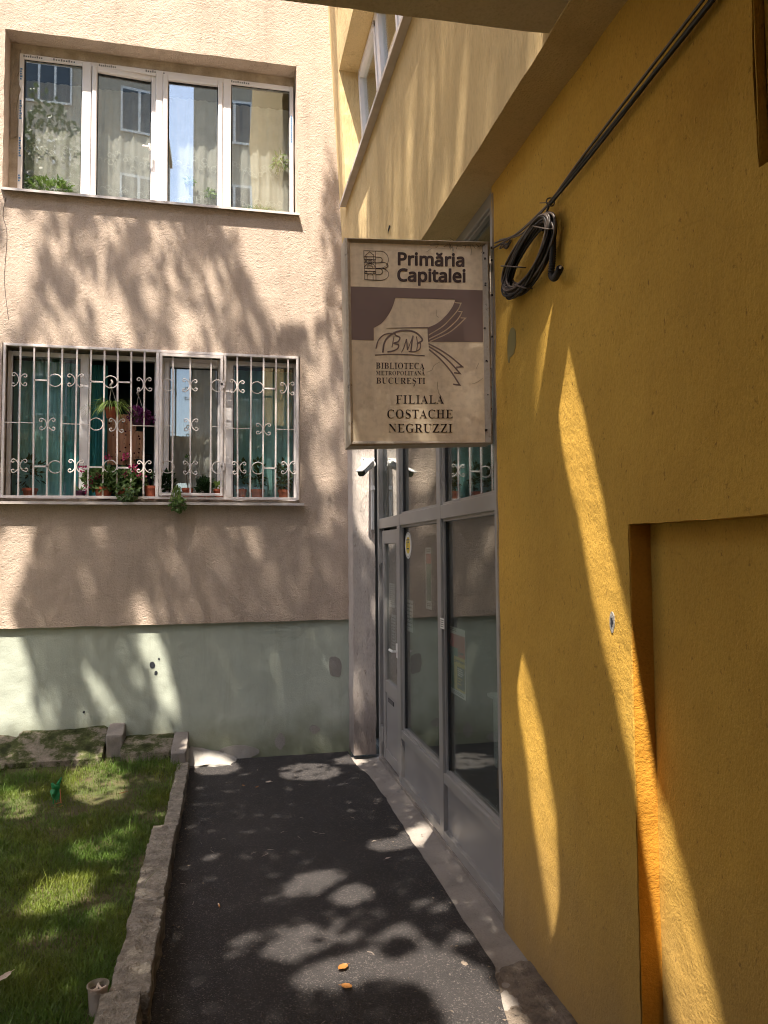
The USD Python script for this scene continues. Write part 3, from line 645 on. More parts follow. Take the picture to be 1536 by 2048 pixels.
# ------------------------------------------------------------------ the light box sign
GL = json.loads(r'''{"SA":[260,[[[11,11,27,15,44,41,137,270,231,46,246,18,253,13,264,11,264,0,152,0,153,11,175,14,185,25,180,45,165,79,63,79,47,43,44,28,52,15,76,11,76,0,11,0],[69,98,159,97,122,187,114,171,107,187,103,185]]]],"SB":[264,[[[25,261,25,271,152,271,195,263,223,246,232,232,236,217,236,201,231,183,209,160,177,147,205,138,225,127,237,116,246,100,249,88,247,57,238,37,225,23,201,9,167,1,26,0,26,10,50,16,57,25,60,36,60,234,55,250,49,257],[108,137,110,26,115,18,130,14,164,16,185,29,194,54,195,89,190,110,178,127,150,137],[108,151,152,152,170,159,178,169,185,190,185,221,181,237,170,252,155,258,120,258,112,253,108,236]]]],"SC":[279,[[[32,118,33,162,42,195,64,231,91,255,116,268,155,277,184,274,228,259,249,259,260,264,260,199,241,230,214,253,188,263,150,264,128,257,109,241,96,215,88,180,88,94,98,58,111,36,126,24,145,16,190,14,206,17,232,28,265,55,265,50,252,34,225,12,192,-2,170,-6,138,-4,98,11,76,27,54,53,39,84]]]],"SE":[263,[[[24,0,24,10,43,12,55,19,61,40,60,237,52,255,40,260,26,261,26,271,238,271,238,218,221,241,188,254,123,256,111,249,109,147,133,146,155,150,171,160,181,177,181,104,171,120,157,128,141,132,109,132,109,32,113,22,124,17,159,16,193,20,227,35,252,65,240,0]]]],"SF":[241,[[[24,262,24,271,234,271,234,218,216,243,193,253,164,257,127,257,114,254,109,247,109,147,135,147,156,152,171,163,180,181,180,100,170,119,157,128,139,133,108,132,108,45,111,27,124,14,153,10,153,0,25,0,26,11,44,14,54,20,60,37,60,235,51,254]]]],"SG":[302,[[[32,130,38,182,47,205,66,233,91,255,111,266,135,274,166,277,194,272,226,260,251,260,260,266,260,199,247,222,227,244,193,262,146,263,129,257,111,242,99,220,91,192,87,159,87,114,96,64,113,31,131,16,153,8,192,8,213,17,220,36,219,89,208,104,180,108,180,118,298,118,298,108,277,105,268,95,266,17,207,-2,162,-6,139,-3,108,7,83,22,65,39,41,80]]]],"SH":[312,[[[25,0,25,10,46,14,55,20,60,36,60,236,52,254,26,261,26,271,144,271,144,261,123,258,114,253,110,244,110,149,220,151,218,245,214,253,205,258,184,261,184,271,302,271,302,261,275,254,268,237,268,36,273,22,278,16,302,10,302,0,184,0,184,10,203,13,217,26,220,45,218,132,108,130,110,30,119,16,144,10,144,0]]]],"SI":[155,[[[24,10,50,17,60,33,61,236,54,255,40,260,24,261,24,271,146,271,145,261,126,259,115,254,109,239,109,36,116,19,126,14,146,11,146,0,24,0]]]],"SL":[254,[[[25,0,25,10,46,14,55,20,60,36,60,237,56,249,50,256,26,261,26,271,149,271,149,261,129,260,119,256,109,239,108,45,111,26,120,18,135,16,175,17,196,21,226,36,251,70,240,2]]]],"SM":[378,[[[24,0,24,10,45,14,56,22,61,41,60,242,52,255,25,261,25,271,111,270,189,88,196,103,203,88,207,90,283,271,368,271,368,262,344,255,338,248,334,236,334,35,339,19,348,13,367,10,367,0,252,0,253,11,277,16,286,33,286,232,272,201,271,232,267,229,175,7,82,224,79,224,78,194,63,225,64,31,75,15,101,10,101,0]]]],"SN":[294,[[[27,0,27,10,43,12,56,19,61,35,61,231,38,258,27,261,27,271,94,271,232,103,233,119,249,104,249,232,245,250,236,257,213,261,213,271,286,271,285,261,261,256,252,239,251,0,81,205,80,189,64,204,64,34,73,16,98,11,99,0]]]],"SO":[313,[[[32,131,38,179,49,206,63,227,83,247,104,261,127,271,155,277,183,276,212,268,253,242,272,220,284,199,293,173,297,145,292,95,280,65,266,44,230,13,198,-1,172,-6,147,-5,121,2,100,12,78,28,59,49,45,73,35,104],[88,175,88,98,95,64,108,36,121,20,146,8,179,7,200,13,212,21,223,36,234,62,242,116,242,154,237,194,228,222,214,245,197,258,178,264,142,263,121,254,107,238,94,208]]]],"SP":[249,[[[25,0,25,10,46,14,55,20,60,36,60,236,52,254,26,261,26,271,166,270,196,264,217,253,235,233,243,211,242,179,230,154,211,137,187,127,165,123,108,121,110,30,119,16,144,10,144,0],[108,138,154,138,171,144,182,156,189,177,190,208,185,232,170,251,150,257,124,257,111,250,108,239]]]],"SR":[282,[[[25,0,25,10,46,14,55,20,60,36,60,236,52,254,26,261,26,271,164,270,207,260,229,247,240,234,247,217,248,188,245,176,229,153,206,139,190,134,189,131,263,21,271,14,286,10,286,0,217,0,136,126,125,126,124,121,120,126,108,125,108,45,114,20,123,14,144,10,144,0],[109,234,108,140,153,140,178,149,190,164,197,192,195,221,187,241,166,255,128,257,112,251]]]],"SS":[232,[[[42,5,42,74,55,45,66,29,79,19,101,10,142,9,154,12,173,25,182,47,180,66,166,86,91,125,72,139,55,159,46,185,46,211,56,241,79,265,111,277,138,275,174,265,202,267,202,210,191,230,175,248,153,261,136,265,110,265,89,259,77,247,71,223,77,206,88,194,172,152,200,128,209,112,214,90,213,62,204,37,175,8,142,-4,110,-5,70,7]]]],"ST":[252,[[[22,214,22,271,244,271,244,218,232,238,211,252,186,258,157,257,157,37,160,25,166,16,195,10,195,0,71,0,71,10,97,15,104,23,108,34,109,257,80,258,56,252,34,236]]]],"SU":[293,[[[25,261,25,271,143,271,143,261,117,256,111,249,108,239,109,60,118,35,133,20,157,13,187,13,210,18,234,35,243,52,249,77,249,237,245,248,239,255,212,261,212,271,282,271,282,261,260,254,253,241,252,101,249,69,237,33,218,11,185,-4,142,-7,103,3,78,23,67,43,60,74,59,238,50,255]]]],"SZ":[263,[[[28,7,179,254,114,256,89,252,66,241,44,210,50,271,242,271,242,263,93,18,167,17,202,24,228,39,250,71,243,1,28,0]]]],"sC":[253,[[[9,128,11,178,23,221,44,256,74,283,95,294,124,303,176,306,228,296,247,288,254,281,254,267,240,237,231,229,224,228,189,241,171,244,139,242,114,232,97,216,86,196,77,156,77,131,82,101,93,76,106,60,127,48,151,43,183,44,224,54,236,53,244,43,244,4,238,-5,195,-17,141,-19,106,-13,79,-2,47,24,31,46,15,87]]]],"sP":[242,[[[24,291,35,302,131,302,169,296,195,285,217,266,230,244,235,228,237,192,232,167,219,141,203,124,176,108,154,101,90,96,90,-4,81,-14,39,-15,30,-12,24,-3],[90,159,127,159,158,169,168,184,170,194,170,208,165,224,153,234,138,239,90,241]]]],"sa":[224,[[[3,49,3,69,9,92,19,108,33,121,73,138,142,145,137,168,120,175,97,174,58,159,45,160,40,164,27,195,27,205,32,212,76,229,128,233,166,224,188,208,201,186,207,158,207,-4,202,-12,196,-15,162,-15,153,-8,150,-1,114,-17,75,-19,58,-16,33,-5,19,8,8,27],[69,57,72,46,83,40,101,39,117,43,137,60,142,88,111,88,87,83,74,75]]]],"se":[225,[[[7,93,8,131,17,167,32,194,48,211,72,226,103,234,138,233,166,224,195,201,213,169,220,135,220,97,217,91,209,86,76,86,75,80,86,56,98,47,112,42,148,42,192,56,204,54,211,40,210,5,200,-5,153,-18,113,-19,74,-10,46,7,26,30,12,62],[78,146,151,144,152,147,146,161,138,170,123,175,110,175,91,168]]]],"si":[103,[[[16,266,16,281,22,297,41,310,58,311,71,306,80,298,86,286,85,258,75,244,62,237,45,236,32,241,21,252]],[[19,219,30,230,73,230,84,219,84,-4,73,-15,30,-15,19,-4]]]],"sl":[103,[[[19,309,30,320,73,320,84,309,84,-4,73,-15,30,-15,19,-4]]]],"sm":[373,[[[19,-4,19,219,24,227,30,230,66,230,79,218,110,232,144,234,175,227,201,209,222,224,241,231,281,234,319,223,344,198,352,178,356,153,356,-4,351,-12,345,-15,302,-15,291,-4,291,147,284,168,266,175,238,170,230,163,223,147,220,130,220,-4,215,-12,209,-15,166,-15,155,-4,155,147,148,168,130,175,102,170,92,159,87,145,84,125,84,-4,81,-10,73,-15,30,-15]]]],"sn":[247,[[[19,-4,19,219,22,225,30,230,66,230,79,217,113,232,150,234,179,228,201,216,217,198,229,162,230,-4,227,-10,219,-15,176,-15,165,-4,165,146,157,168,136,175,118,174,102,168,88,146,84,124,84,-4,81,-10,73,-15,30,-15]]]],"sp":[246,[[[19,219,30,230,66,230,78,218,100,229,124,234,147,234,171,229,196,216,216,196,231,167,237,142,237,75,230,47,220,26,197,0,164,-16,124,-19,84,-7,84,-100,73,-111,30,-111,19,-100],[84,95,90,64,103,46,117,41,134,40,153,47,166,67,173,104,170,137,159,163,146,172,133,175,116,174,100,168,92,158,86,141]]]],"sr":[165,[[[19,219,30,230,66,230,76,223,79,214,104,229,125,234,161,232,167,230,174,220,170,183,164,172,157,169,138,172,118,170,102,161,89,142,84,123,84,-4,73,-15,30,-15,19,-4]]]],"st":[144,[[[-9,184,-7,213,24,229,36,270,45,279,71,280,84,273,87,230,138,230,146,225,149,219,149,184,144,176,138,173,86,172,87,53,93,43,102,40,137,45,148,38,150,-1,144,-10,118,-18,81,-18,53,-8,34,10,25,29,21,51,21,172,2,173]]]],"să":[224,[[[3,49,3,69,9,92,19,108,33,121,73,138,142,145,137,168,120,175,89,172,58,159,47,159,40,164,27,195,29,209,48,220,81,231,58,244,43,263,35,288,37,306,46,312,75,312,84,306,87,293,92,288,120,286,134,290,139,305,146,311,183,310,189,302,189,289,180,263,166,246,143,232,166,224,183,213,196,197,203,180,207,158,207,-4,204,-10,196,-15,162,-15,153,-8,150,-1,114,-17,75,-19,58,-16,33,-5,19,8,8,27],[69,57,72,46,83,40,101,39,117,43,137,60,142,88,111,88,87,83,74,75]]]]}''')
YF = 3.36
sign = thing("library_sign", "beige and brown illuminated box sign of the library hanging out from the ochre wall", "sign", (.9, YF, 2.72))
def sp(cx, cy):
    return at_y(680 + cx / 4.518, 460 + cy / 4.518, YF)[[0, 2]]
def spoly(pts):
    return sg.Polygon([sp(*p) for p in pts])
def sstroke(pts, w, smooth=0):
    pts = bez(pts, smooth) if smooth else pts
    return sg.LineString([sp(*p) for p in pts]).buffer(w / 4.518 / 441 / 2, cap_style="flat", join_style="mitre", mitre_limit=2.5)
lay = lambda k: XZ(YF - .001 - .0012 * k, 1)
outer = spoly([(40, 72), (1347, 108), (1380, 1930), (78, 1956)])
face = spoly([(90, 112), (1284, 150), (1312, 1915), (122, 1905)])
sb = MB().extr(outer, .10, XZ(YF + .012))
part("box", sb, M["sign_frame"], sign)
fr = MB()
oc = [(40, 72), (1347, 108), (1380, 1930), (78, 1956)]; ic = [(90, 112), (1284, 150), (1312, 1915), (122, 1905)]
for k in range(4):
    a, b, c, d = oc[k], oc[(k + 1) % 4], ic[(k + 1) % 4], ic[k]
    m2 = lambda p, q: ((p[0] * .62 + q[0] * .38), (p[1] * .62 + q[1] * .38))
    e, f_ = m2(a, d), m2(b, c); pts = []
    for p, y in ((a, YF + .013), (b, YF + .013), (c, YF + .013), (d, YF + .013), (a, YF - .002), (b, YF - .002), (e, YF - .016), (f_, YF - .016), (c, YF + .001), (d, YF + .001)):
        q = sp(*p); pts.append((q[0], y, q[1]))
    fr.hull(pts)
part("frame", fr, M["sign_frame"], sign)
part("face_panel", MB().extr(face, .010, XZ(YF + .0005)), M["sign_face"], sign)
book_l = [(305, 885), (380, 838), (440, 762), (478, 685), (500, 612)]; book_r = [(1043, 628), (1012, 700), (955, 775), (880, 842), (790, 884)]
book = [tuple(p) for p in bez(book_l, 6)] + [tuple(p) for p in bez(book_r, 6)]
band = spoly([(97, 510), (1288, 545), (1292, 1012), (820, 1010), (795, 1008), (105, 992)]).difference(spoly(book)).difference(spoly([(305, 883), (790, 882), (796, 1012), (305, 1000)]))
pages = [bez([(800, 950), (925, 872), (1008, 790), (1066, 720), (1093, 661)], 6).tolist() + [[1037, 655]], bez([(800, 987), (945, 912), (1040, 832), (1080, 782), (1104, 737)], 6).tolist() + [[1070, 737]], bez([(815, 1006), (975, 932), (1060, 868), (1108, 822), (1134, 796)], 6).tolist() + [[1090, 793]]]
pg = shapely.union_all([sstroke(p, 11) for p in pages])
part("printed_band", MB().extr(band.difference(pg), .0014, XZ(YF - .0009)), M["sign_brown"], sign)
low = [bez([(800, 1027), (905, 1082), (1005, 1150), (1106, 1236)], 6).tolist() + [[1050, 1240]], bez([(803, 1052), (905, 1118), (1000, 1200), (1085, 1297)], 6).tolist() + [[1030, 1290]], bez([(805, 1080), (905, 1165), (1000, 1275), (1082, 1401)], 6).tolist() + [[1022, 1393]]]
emb = [sstroke(p, 13) for p in low] + [sstroke([(795, 880), (800, 1010)], 9), spoly([(415, 887), (640, 878), (800, 877), (790, 888)])]
script = [([(325, 1072), (345, 1000), (392, 950), (452, 934), (505, 942)], 11), ([(386, 1108), (400, 1022), (440, 962), (520, 917), (610, 908), (682, 926), (733, 970), (742, 1000), (705, 1022)], 16),
          ([(500, 952), (540, 972), (525, 1008), (488, 1024), (528, 1038), (520, 1072), (475, 1094), (428, 1102)], 13), ([(488, 960), (470, 1060)], 8), ([(556, 1106), (578, 1060), (600, 985)], 9), ([(600, 985), (606, 1040), (610, 1085)], 12), ([(610, 1085), (632, 1030), (660, 955)], 8), ([(660, 955), (648, 1030), (640, 1100)], 14),
          ([(690, 962), (700, 1030), (690, 1100)], 9), ([(693, 1030), (726, 1024), (722, 1072), (680, 1098), (620, 1098)], 10), ([(316, 1131), (450, 1123), (600, 1126), (765, 1136)], 9)]
emb += [sstroke(p, w, 8) for p, w in script]
part("emblem", MB().extr(shapely.union_all(emb), .0014, XZ(YF - .0011)), M["sign_brown"], sign)
arc = lambda cx, cy, rx, ry, a0, a1, n=14: [(cx + rx * math.cos(t), cy - ry * math.sin(t)) for t in np.linspace(math.radians(a0), math.radians(a1), n)]
cb = [[(215, 186), (320, 190), (325, 453), (222, 448), (215, 186)], [(320, 190)] + arc(365, 268, 72, 77, 88, -88) + [(325, 346)], [(325, 346)] + arc(368, 400, 72, 54, 88, -88) + [(325, 453)], [(322, 245), (355, 246)] + arc(357, 271, 24, 25, 88, -88) + [(322, 297)], [(325, 350), (360, 351)] + arc(360, 376, 24, 25, 88, -88) + [(325, 401)],
      [(322, 297)] + arc(368, 320, 66, 30, 60, -60) + [(325, 346)],
      [(232, 238), (232, 226), (250, 212), (268, 196), (286, 213), (304, 226), (304, 239)], [(217, 240), (322, 242)], [(218, 264), (322, 266)], [(218, 294), (323, 297)], [(219, 345), (324, 347)], [(220, 372), (324, 374)], [(221, 394), (324, 397)],
      arc(270, 345, 48, 44, 170, 10), arc(270, 345, 26, 24, 170, 10), arc(270, 322, 20, 18, 180, 0), [(245, 448)] + arc(272, 418, 27, 24, 180, 0) + [(299, 451)], [(236, 240), (236, 264)], [(302, 241), (302, 265)], [(252, 266), (252, 294)], [(286, 266), (286, 295)], arc(234, 384, 9, 9, 0, 360), arc(308, 386, 9, 9, 0, 360), arc(234, 280, 8, 8, 0, 360), arc(268, 281, 8, 8, 0, 360), arc(304, 282, 8, 8, 0, 360)]
part("city_emblem", MB().extr(shapely.union_all([sstroke(p, 4.2) for p in cb]), .0014, XZ(YF - .0012)), M["sign_ink"], sign)
def glyph_polys(key):
    return [sg.Polygon(np.array(p[0]).reshape(-1, 2), [np.array(h).reshape(-1, 2) for h in p[1:]]) for p in GL[key][1]]
def line_text(s, style, bl, br, cap, name, m, track=0, target=None, fn=None):
    """Lettering between two baseline points, capitals cap high (sign picture units)."""
    polys, x = [], 0
    unit = 280.0 if style == "S" else 286.0
    for ch in s:
        base = {"Ă": "A", "Ș": "S", "ț": "t"}.get(ch, ch)
        key = style + base
        if key not in GL:
            x += 150; continue
        for g in glyph_polys(key):
            polys.append(affinity.translate(g, x, 0))
        w = GL[key][0]
        if ch == "Ă":
            polys.append(affinity.translate(sg.LineString(arc(w / 2, -345, 70, -60, 180, 360, 12)).buffer(15), x, 0) if False else affinity.translate(sg.LineString([(w / 2 + 70 * math.cos(t), 385 + 62 * math.sin(t)) for t in np.linspace(math.pi, 2 * math.pi, 12)]).buffer(14), x, 0))
        if ch == "Ș":
            polys.append(affinity.translate(sg.LineString([(w / 2 + 6, -30), (w / 2 + 12, -62), (w / 2 - 22, -98)]).buffer(17), x, 0))
        x += w + track
    u = shapely.union_all(polys); x0, _, x1, _ = u.bounds
    bl, br = np.array(bl, float), np.array(br, float); ex = (br - bl) / (x1 - x0); ey = np.array([-ex[1], ex[0]]); ey = np.array([0, -1.0]) * cap / unit
    def tr(g):
        c = np.array(g.exterior.coords); q = lambda c: [tuple((fn or sp)(*(bl + (a - x0) * ex + b * ey))) for a, b in c]
        return sg.Polygon(q(c), [q(np.array(i.coords)) for i in g.interiors]).buffer(0)
    shp = [tr(g) for g in getattr(u, "geoms", [u])]
    if target is not None:
        target.extend(shp); return
    part(name, MB().extr(shapely.union_all(shp), .0014, XZ(YF - .0012)), m, sign)
line_text("Primăria", "s", (522, 314), (1124, 328), 108, "lettering", M["sign_ink"])
line_text("Capitalei", "s", (516, 460), (1134, 470), 108, "lettering", M["sign_ink"])
line_text("BIBLIOTECA", "S", (325, 1253), (763, 1257), 56, "lettering", M["sign_ink"], 8)
line_text("METROPOLITANĂ", "S", (325, 1311), (766, 1313), 39, "lettering", M["sign_ink"], 14)
line_text("BUCUREȘTI", "S", (328, 1389), (770, 1391), 56, "lettering", M["sign_ink"], 8)
line_text("FILIALA", "S", (506, 1570), (938, 1570), 79, "lettering", M["sign_black"], 20)
line_text("COSTACHE", "S", (427, 1701), (1018, 1701), 79, "lettering", M["sign_black"], 12)
line_text("NEGRUZZI", "S", (440, 1828), (1014, 1830), 79, "lettering", M["sign_black"], 12)
cr = shapely.union_all([sstroke(p, 2.6, 4) for p in ([(785, 1285), (830, 1265), (850, 1225), (905, 1190)], [(1290, 1340), (1240, 1375), (1195, 1390)], [(890, 1470), (880, 1400), (885, 1370)], [(890, 1470), (930, 1530), (935, 1580)], [(1255, 1200), (1230, 1255)], [(870, 720), (872, 770), (890, 790)], [(780, 200), (830, 165)])])
part("crack", MB().extr(cr, .0006, XZ(YF - .0004)), M["bare_plaster"], sign)
cob = MB()
for k in range(26):
    a = np.array([RNG.uniform(880, 1330), RNG.uniform(120, 150)]); b = a + RNG.normal(0, 34, 2) + [0, 22]
    p, q = sp(*a), sp(*b); cob.tube([(p[0], YF - .004, p[1]), ((p[0] + q[0]) / 2, YF - .012, (p[1] + q[1]) / 2 - .004), (q[0], YF - .003, q[1])], .0008, 4)
for k in range(22):
    a = np.array([RNG.uniform(1290, 1370), RNG.uniform(160, 1900)]); p = sp(*a); cob.box((p[0] - .003, YF - .011, p[1] - .003), (p[0] + RNG.uniform(.002, .006), YF - .003, p[1] + RNG.uniform(.002, .008)))
part("cobweb", cob, M["sign_black"], sign, kind="stuff")
q = sp(1370, 300); q2 = sp(1375, 1750)
part("bracket", MB().box((q[0] - .02, YF + .05, q[1] - .02), (XO + .01, YF + .07, q[1] + .02)).box((q2[0] - .02, YF + .05, q2[1] - .02), (XO + .01, YF + .07, q2[1] + .02)), M["sign_frame"], sign)

# ------------------------------------------------------------------ cables on the ochre wall
XC = XO - .028
A, B = at_x(1420, 0, XC), at_x(1100, 405, XC)
d = (A - B) / np.linalg.norm(A - B)
run = thing("cable_bundle", "bundle of black cables stretched diagonally up the ochre wall", "cable", B)
for k, (oy, ox, r, mm) in enumerate([(0, 0, .007, "cable"), (.008, .004, .006, "cable"), (-.007, .002, .0055, "cable"), (.002, -.009, .005, "cable_brown")]):
    pts = [B + d * t + np.array([ox * min(1, t * 4) - .0, oy * d[2] * min(1, t * 3), -oy * d[1] * min(1, t * 3)]) + np.array([0, 0, -.01 * math.sin(t * 1.4 + k)]) for t in np.linspace(0, 2.6, 26)]
    part("cable", MB().tube(pts, r, 8), M[mm], run, smooth=True)
for k, (tx, ty, dz) in enumerate([(985, 497, 0), (990, 486, .01), (1000, 480, .02)]):
    E_ = at_x(tx, ty, XC + .015); mid = (B + E_) / 2 - np.array([0, 0, .02 + .012 * k])
    part("cable", MB().tube(bez([B, mid, E_], 10), .0042, 6), M["cable_brown"], run, smooth=True)
kn = MB()
for k in range(6):
    c = at_x(1003 + 3 * k, 492 - 2 * (k % 3), XC + .01); t = np.linspace(0, 2 * np.pi, 12, endpoint=False) + k
    kn.tube([c + np.array([.004 * math.sin(2 * a), .022 * math.cos(a), .010 * math.sin(a + k)]) for a in t], .0028, 5, True)
part("cable_knot", kn, M["cable_brown"], run, smooth=True)
part("cable_tie", MB().tube([B + d * .004 + .017 * np.array([math.cos(a), math.sin(a) * d[2], -math.sin(a) * d[1]]) for a in np.linspace(0, 2 * np.pi, 14, endpoint=False)], .003, 5, True).bar(B, B + np.array([-.02, .05, .02]), .0018), M["cable_brown"], run)
coil = thing("cable_coil", "coil of dark cable loops hanging on the ochre wall under the tied bundle", "cable", at_x(1062, 600, XC))
c0 = at_x(1064, 518, XC); up = at_x(1096, 436, XC) - at_x(1030, 598, XC); side = at_x(1105, 503, XC) - at_x(1022, 530, XC)
mixs = ["cable", "cable_brown", "cable_brown", "cable", "cable_brown"]
for k in range(26):
    s = .80 + .20 * RNG.random(); w = .72 + .28 * RNG.random(); o = RNG.normal(0, .009, 3); o[0] = -.003 - .034 * k / 26; ph = RNG.uniform(-.12, .12)
    t = np.linspace(0, 2 * np.pi, 48, endpoint=False)
    cc = c0 + o - up * .5 * (1 - s) * (-.55)
    P = np.array([cc + up * .5 * s * math.cos(a) + side * .44 * w * (math.sin(a + ph) - .10 * math.sin(2 * a)) + np.array([.005 * math.sin(2 * a + k), 0, 0]) for a in t])
    part("loop", MB().tube(P, RNG.uniform(.0042, .0062), 6, True), M[mixs[k % 5]], coil, smooth=True)
for px, py, dx_, dy_ in ((1082, 455, 16, 10), (1022, 533, 20, 4), (1040, 572, 14, 14)):
    a, b = at_x(px - dx_, py - dy_ * .3, XC - .036), at_x(px + dx_ * .8, py + dy_ * .3, XC - .036)
    part("tie", MB().tube(bez([a + np.array([.03, 0, 0]), a, (a + b) / 2 - np.array([.008, 0, 0]), b, b + np.array([.03, 0, 0])], 5), .0032, 5), M["cable_brown"], coil, smooth=True)
part("hanger", MB().tube(bez([B, at_x(1092, 430, XC - .01), at_x(1085, 462, XC - .02)], 6), .0045, 6), M["cable"], coil, smooth=True)
con = thing("conduit_pipe", "short black corrugated conduit hooked upward beside the cable coil", "conduit", at_x(1108, 540, XC))
P = bez([at_x(1096, 455, XC), at_x(1106, 478, XC - .004), at_x(1104, 530, XC - .006), at_x(1103, 550, XC - .006), at_x(1109, 556, XC - .012), at_x(1116, 545, XC - .024), at_x(1120, 536, XC - .032)], 26)
ln = np.r_[0, np.cumsum(np.linalg.norm(np.diff(P, axis=0), axis=1))]
part("sleeve", MB().tube(P[26:], (.0125 + .0016 * np.sin(ln * 2 * np.pi / .009))[26:], 12), M["cable"], con, smooth=True)
part("cable", MB().tube(P[:30], .005, 6), M["cable_brown"], con, smooth=True)
e = P[-1]; dr = P[-1] - P[-3]; dr /= np.linalg.norm(dr)
part("cut_wires", MB().bar(e, e + dr * .008 + [0, .003, 0], .004).bar(e + [0, .004, .003], e + dr * .012, .003).bar(e - [0, .004, .002], e + dr * .010 - [0, .003, 0], .003), M["butt"], con)

# ------------------------------------------------------------------ security camera on the pillar
YP = 6.30
sc = thing("security_camera", "white bullet security camera on a mounting plate on the corner pillar", "camera", at_y(738, 935, YP))
a, b = at_y(723, 916, YP), at_y(747, 934, YP)
part("mounting_plate", MB().box((a[0], YP - .008, b[2]), (b[0], YP + .001, a[2]), .003), M["white_plastic"], sc)
part("screw", MB().bar((a[0] + .015, YP - .011, a[2] - .012), (a[0] + .015, YP - .007, a[2] - .012), .004).bar((b[0] - .015, YP - .011, a[2] - .012), (b[0] - .015, YP - .007, a[2] - .012), .004), M["rubber"], sc)
h0 = at_y(742, 926, YP - .05); h1 = at_y(722, 947, YP - .22)
ax = (h1 - h0) / np.linalg.norm(h1 - h0); sd = np.cross(ax, [0, 0, 1.0]); sd /= np.linalg.norm(sd); u3 = np.cross(sd, ax)
def slab_along(p0, p1, w, h):
    oct_ = [(w, h * .5), (w * .6, h), (-w * .6, h), (-w, h * .5), (-w, -h * .5), (-w * .6, -h), (w * .6, -h), (w, -h * .5)]
    return [p + sd * x + u3 * y for p in (p0, p1) for x, y in oct_]
part("housing", MB().hull(slab_along(h0, h1 - ax * .02, .030, .027)), M["white_plastic"], sc)
part("sunshield", MB().hull([p for p in slab_along(h0 + u3 * .029 - ax * .02, h1 + u3 * .029 + ax * .02, .034, .004)]), M["white_plastic"], sc)
part("front", MB().hull(slab_along(h1 - ax * .02, h1, .029, .026)), M["black_plastic"], sc)
part("lens", MB().tube([h1 - ax * .002, h1 + ax * .003], .014, 14), M["shop_glass"], sc)
part("arm", MB().tube(bez([at_y(745, 922, YP), at_y(744, 930, YP - .05), h0 + ax * .06 - u3 * .03], 6), .016, 10).tube([at_y(744, 928, YP), at_y(744, 928, YP - .02)], .032, 14), M["white_plastic"], sc, smooth=40)
cdx = XO - .035
part("cable_duct", MB().box((cdx, YP - .022, at_y(742, 1060, YP)[2]), (cdx + .024, YP - .0005, at_y(742, 936, YP)[2]), .003).hull([(cdx - .003, YP - .05, at_y(742, 980, YP)[2]), (cdx + .028, YP - .05, at_y(742, 980, YP)[2]), (cdx - .003, YP - .0005, at_y(742, 980, YP)[2] - .01), (cdx + .028, YP - .0005, at_y(742, 980, YP)[2] - .01), (cdx - .003, YP - .024, at_y(742, 970, YP)[2] - .01), (cdx + .028, YP - .024, at_y(742, 970, YP)[2] - .01), (cdx, YP - .0005, at_y(742, 968, YP)[2])]), M["white_plastic"], sc)

# ------------------------------------------------------------------ grille of the lower window
YG = YW - .012
gp = lambda cx, cy: at_y(cx / 2.194, 640 + cy / 2.194, YG)          # positions measured on an enlargement of the photograph
gr = thing("window_grille", "white wrought iron grille with scrolls and rings over the lower window", "grille", gp(650, 790))
x0, x1 = gp(14, 450)[0], gp(1306, 450)[0]; zt_, zb_ = gp(600, 128)[2], gp(600, 785)[2]
fm = MB().box((x0 - .008, YG - .012, zb_), (x0 + .012, YG + .012, zt_), .002).box((x1 - .012, YG - .012, zb_), (x1 + .008, YG + .012, zt_), .002).box((x0 - .008, YG - .013, zt_ - .022), (x1 + .008, YG + .011, zt_), .002).box((x0 - .008, YG - .013, zb_), (x1 + .008, YG + .011, zb_ + .022), .002)
part("frame", fm, M["grille_paint"], gr)
bars = [85, 148, 210, 270, 333, 393, 455, 515, 575, 632, 758, 835, 925, 1042, 1100, 1155, 1210, 1265]
for k, cx in enumerate(bars):
    xa = gp(cx, 455)[0]; sl = RNG.normal(0, .003); door_ = 700 < cx < 975
    part("bar", MB().hull([(xa + s * .0065 + e_ * sl, YG + t * .0065, z) for s in (-1, 1) for t in (-1, 1) for e_, z in ((-1, zb_ + (.05 if door_ else .02)), (1, zt_ - (.055 if door_ else .02)))]), M["grille_paint"], gr)
for cx in (690, 986):
    xa = gp(cx, 455)[0]; part("bar", MB().box((xa - .012, YG - .012, zb_ + .02), (xa + .012, YG + .012, zt_ - .02), .002), M["grille_paint"], gr)
a, b = gp(706, 455)[0], gp(972, 455)[0]
g = MB()
g.box((a - .012, YG - .03, zb_ + .028), (a + .010, YG - .008, zt_ - .03), .002).box((b - .010, YG - .03, zb_ + .028), (b + .012, YG - .008, zt_ - .03), .002).box((a, YG - .029, zt_ - .055), (b, YG - .009, zt_ - .031), .002).box((a, YG - .029, zb_ + .029), (b, YG - .009, zb_ + .053), .002)
part("gate_frame", g, M["grille_paint"], gr)
for cy in (285, 645):
    p = gp(982, cy); part("hinge", MB().tube([p + [0, -.022, -.035], p + [0, -.022, .035]], .010, 8).box(p + [-.03, -.03, -.012], p + [.01, -.02, .012], .002), M["grille_paint"], gr)
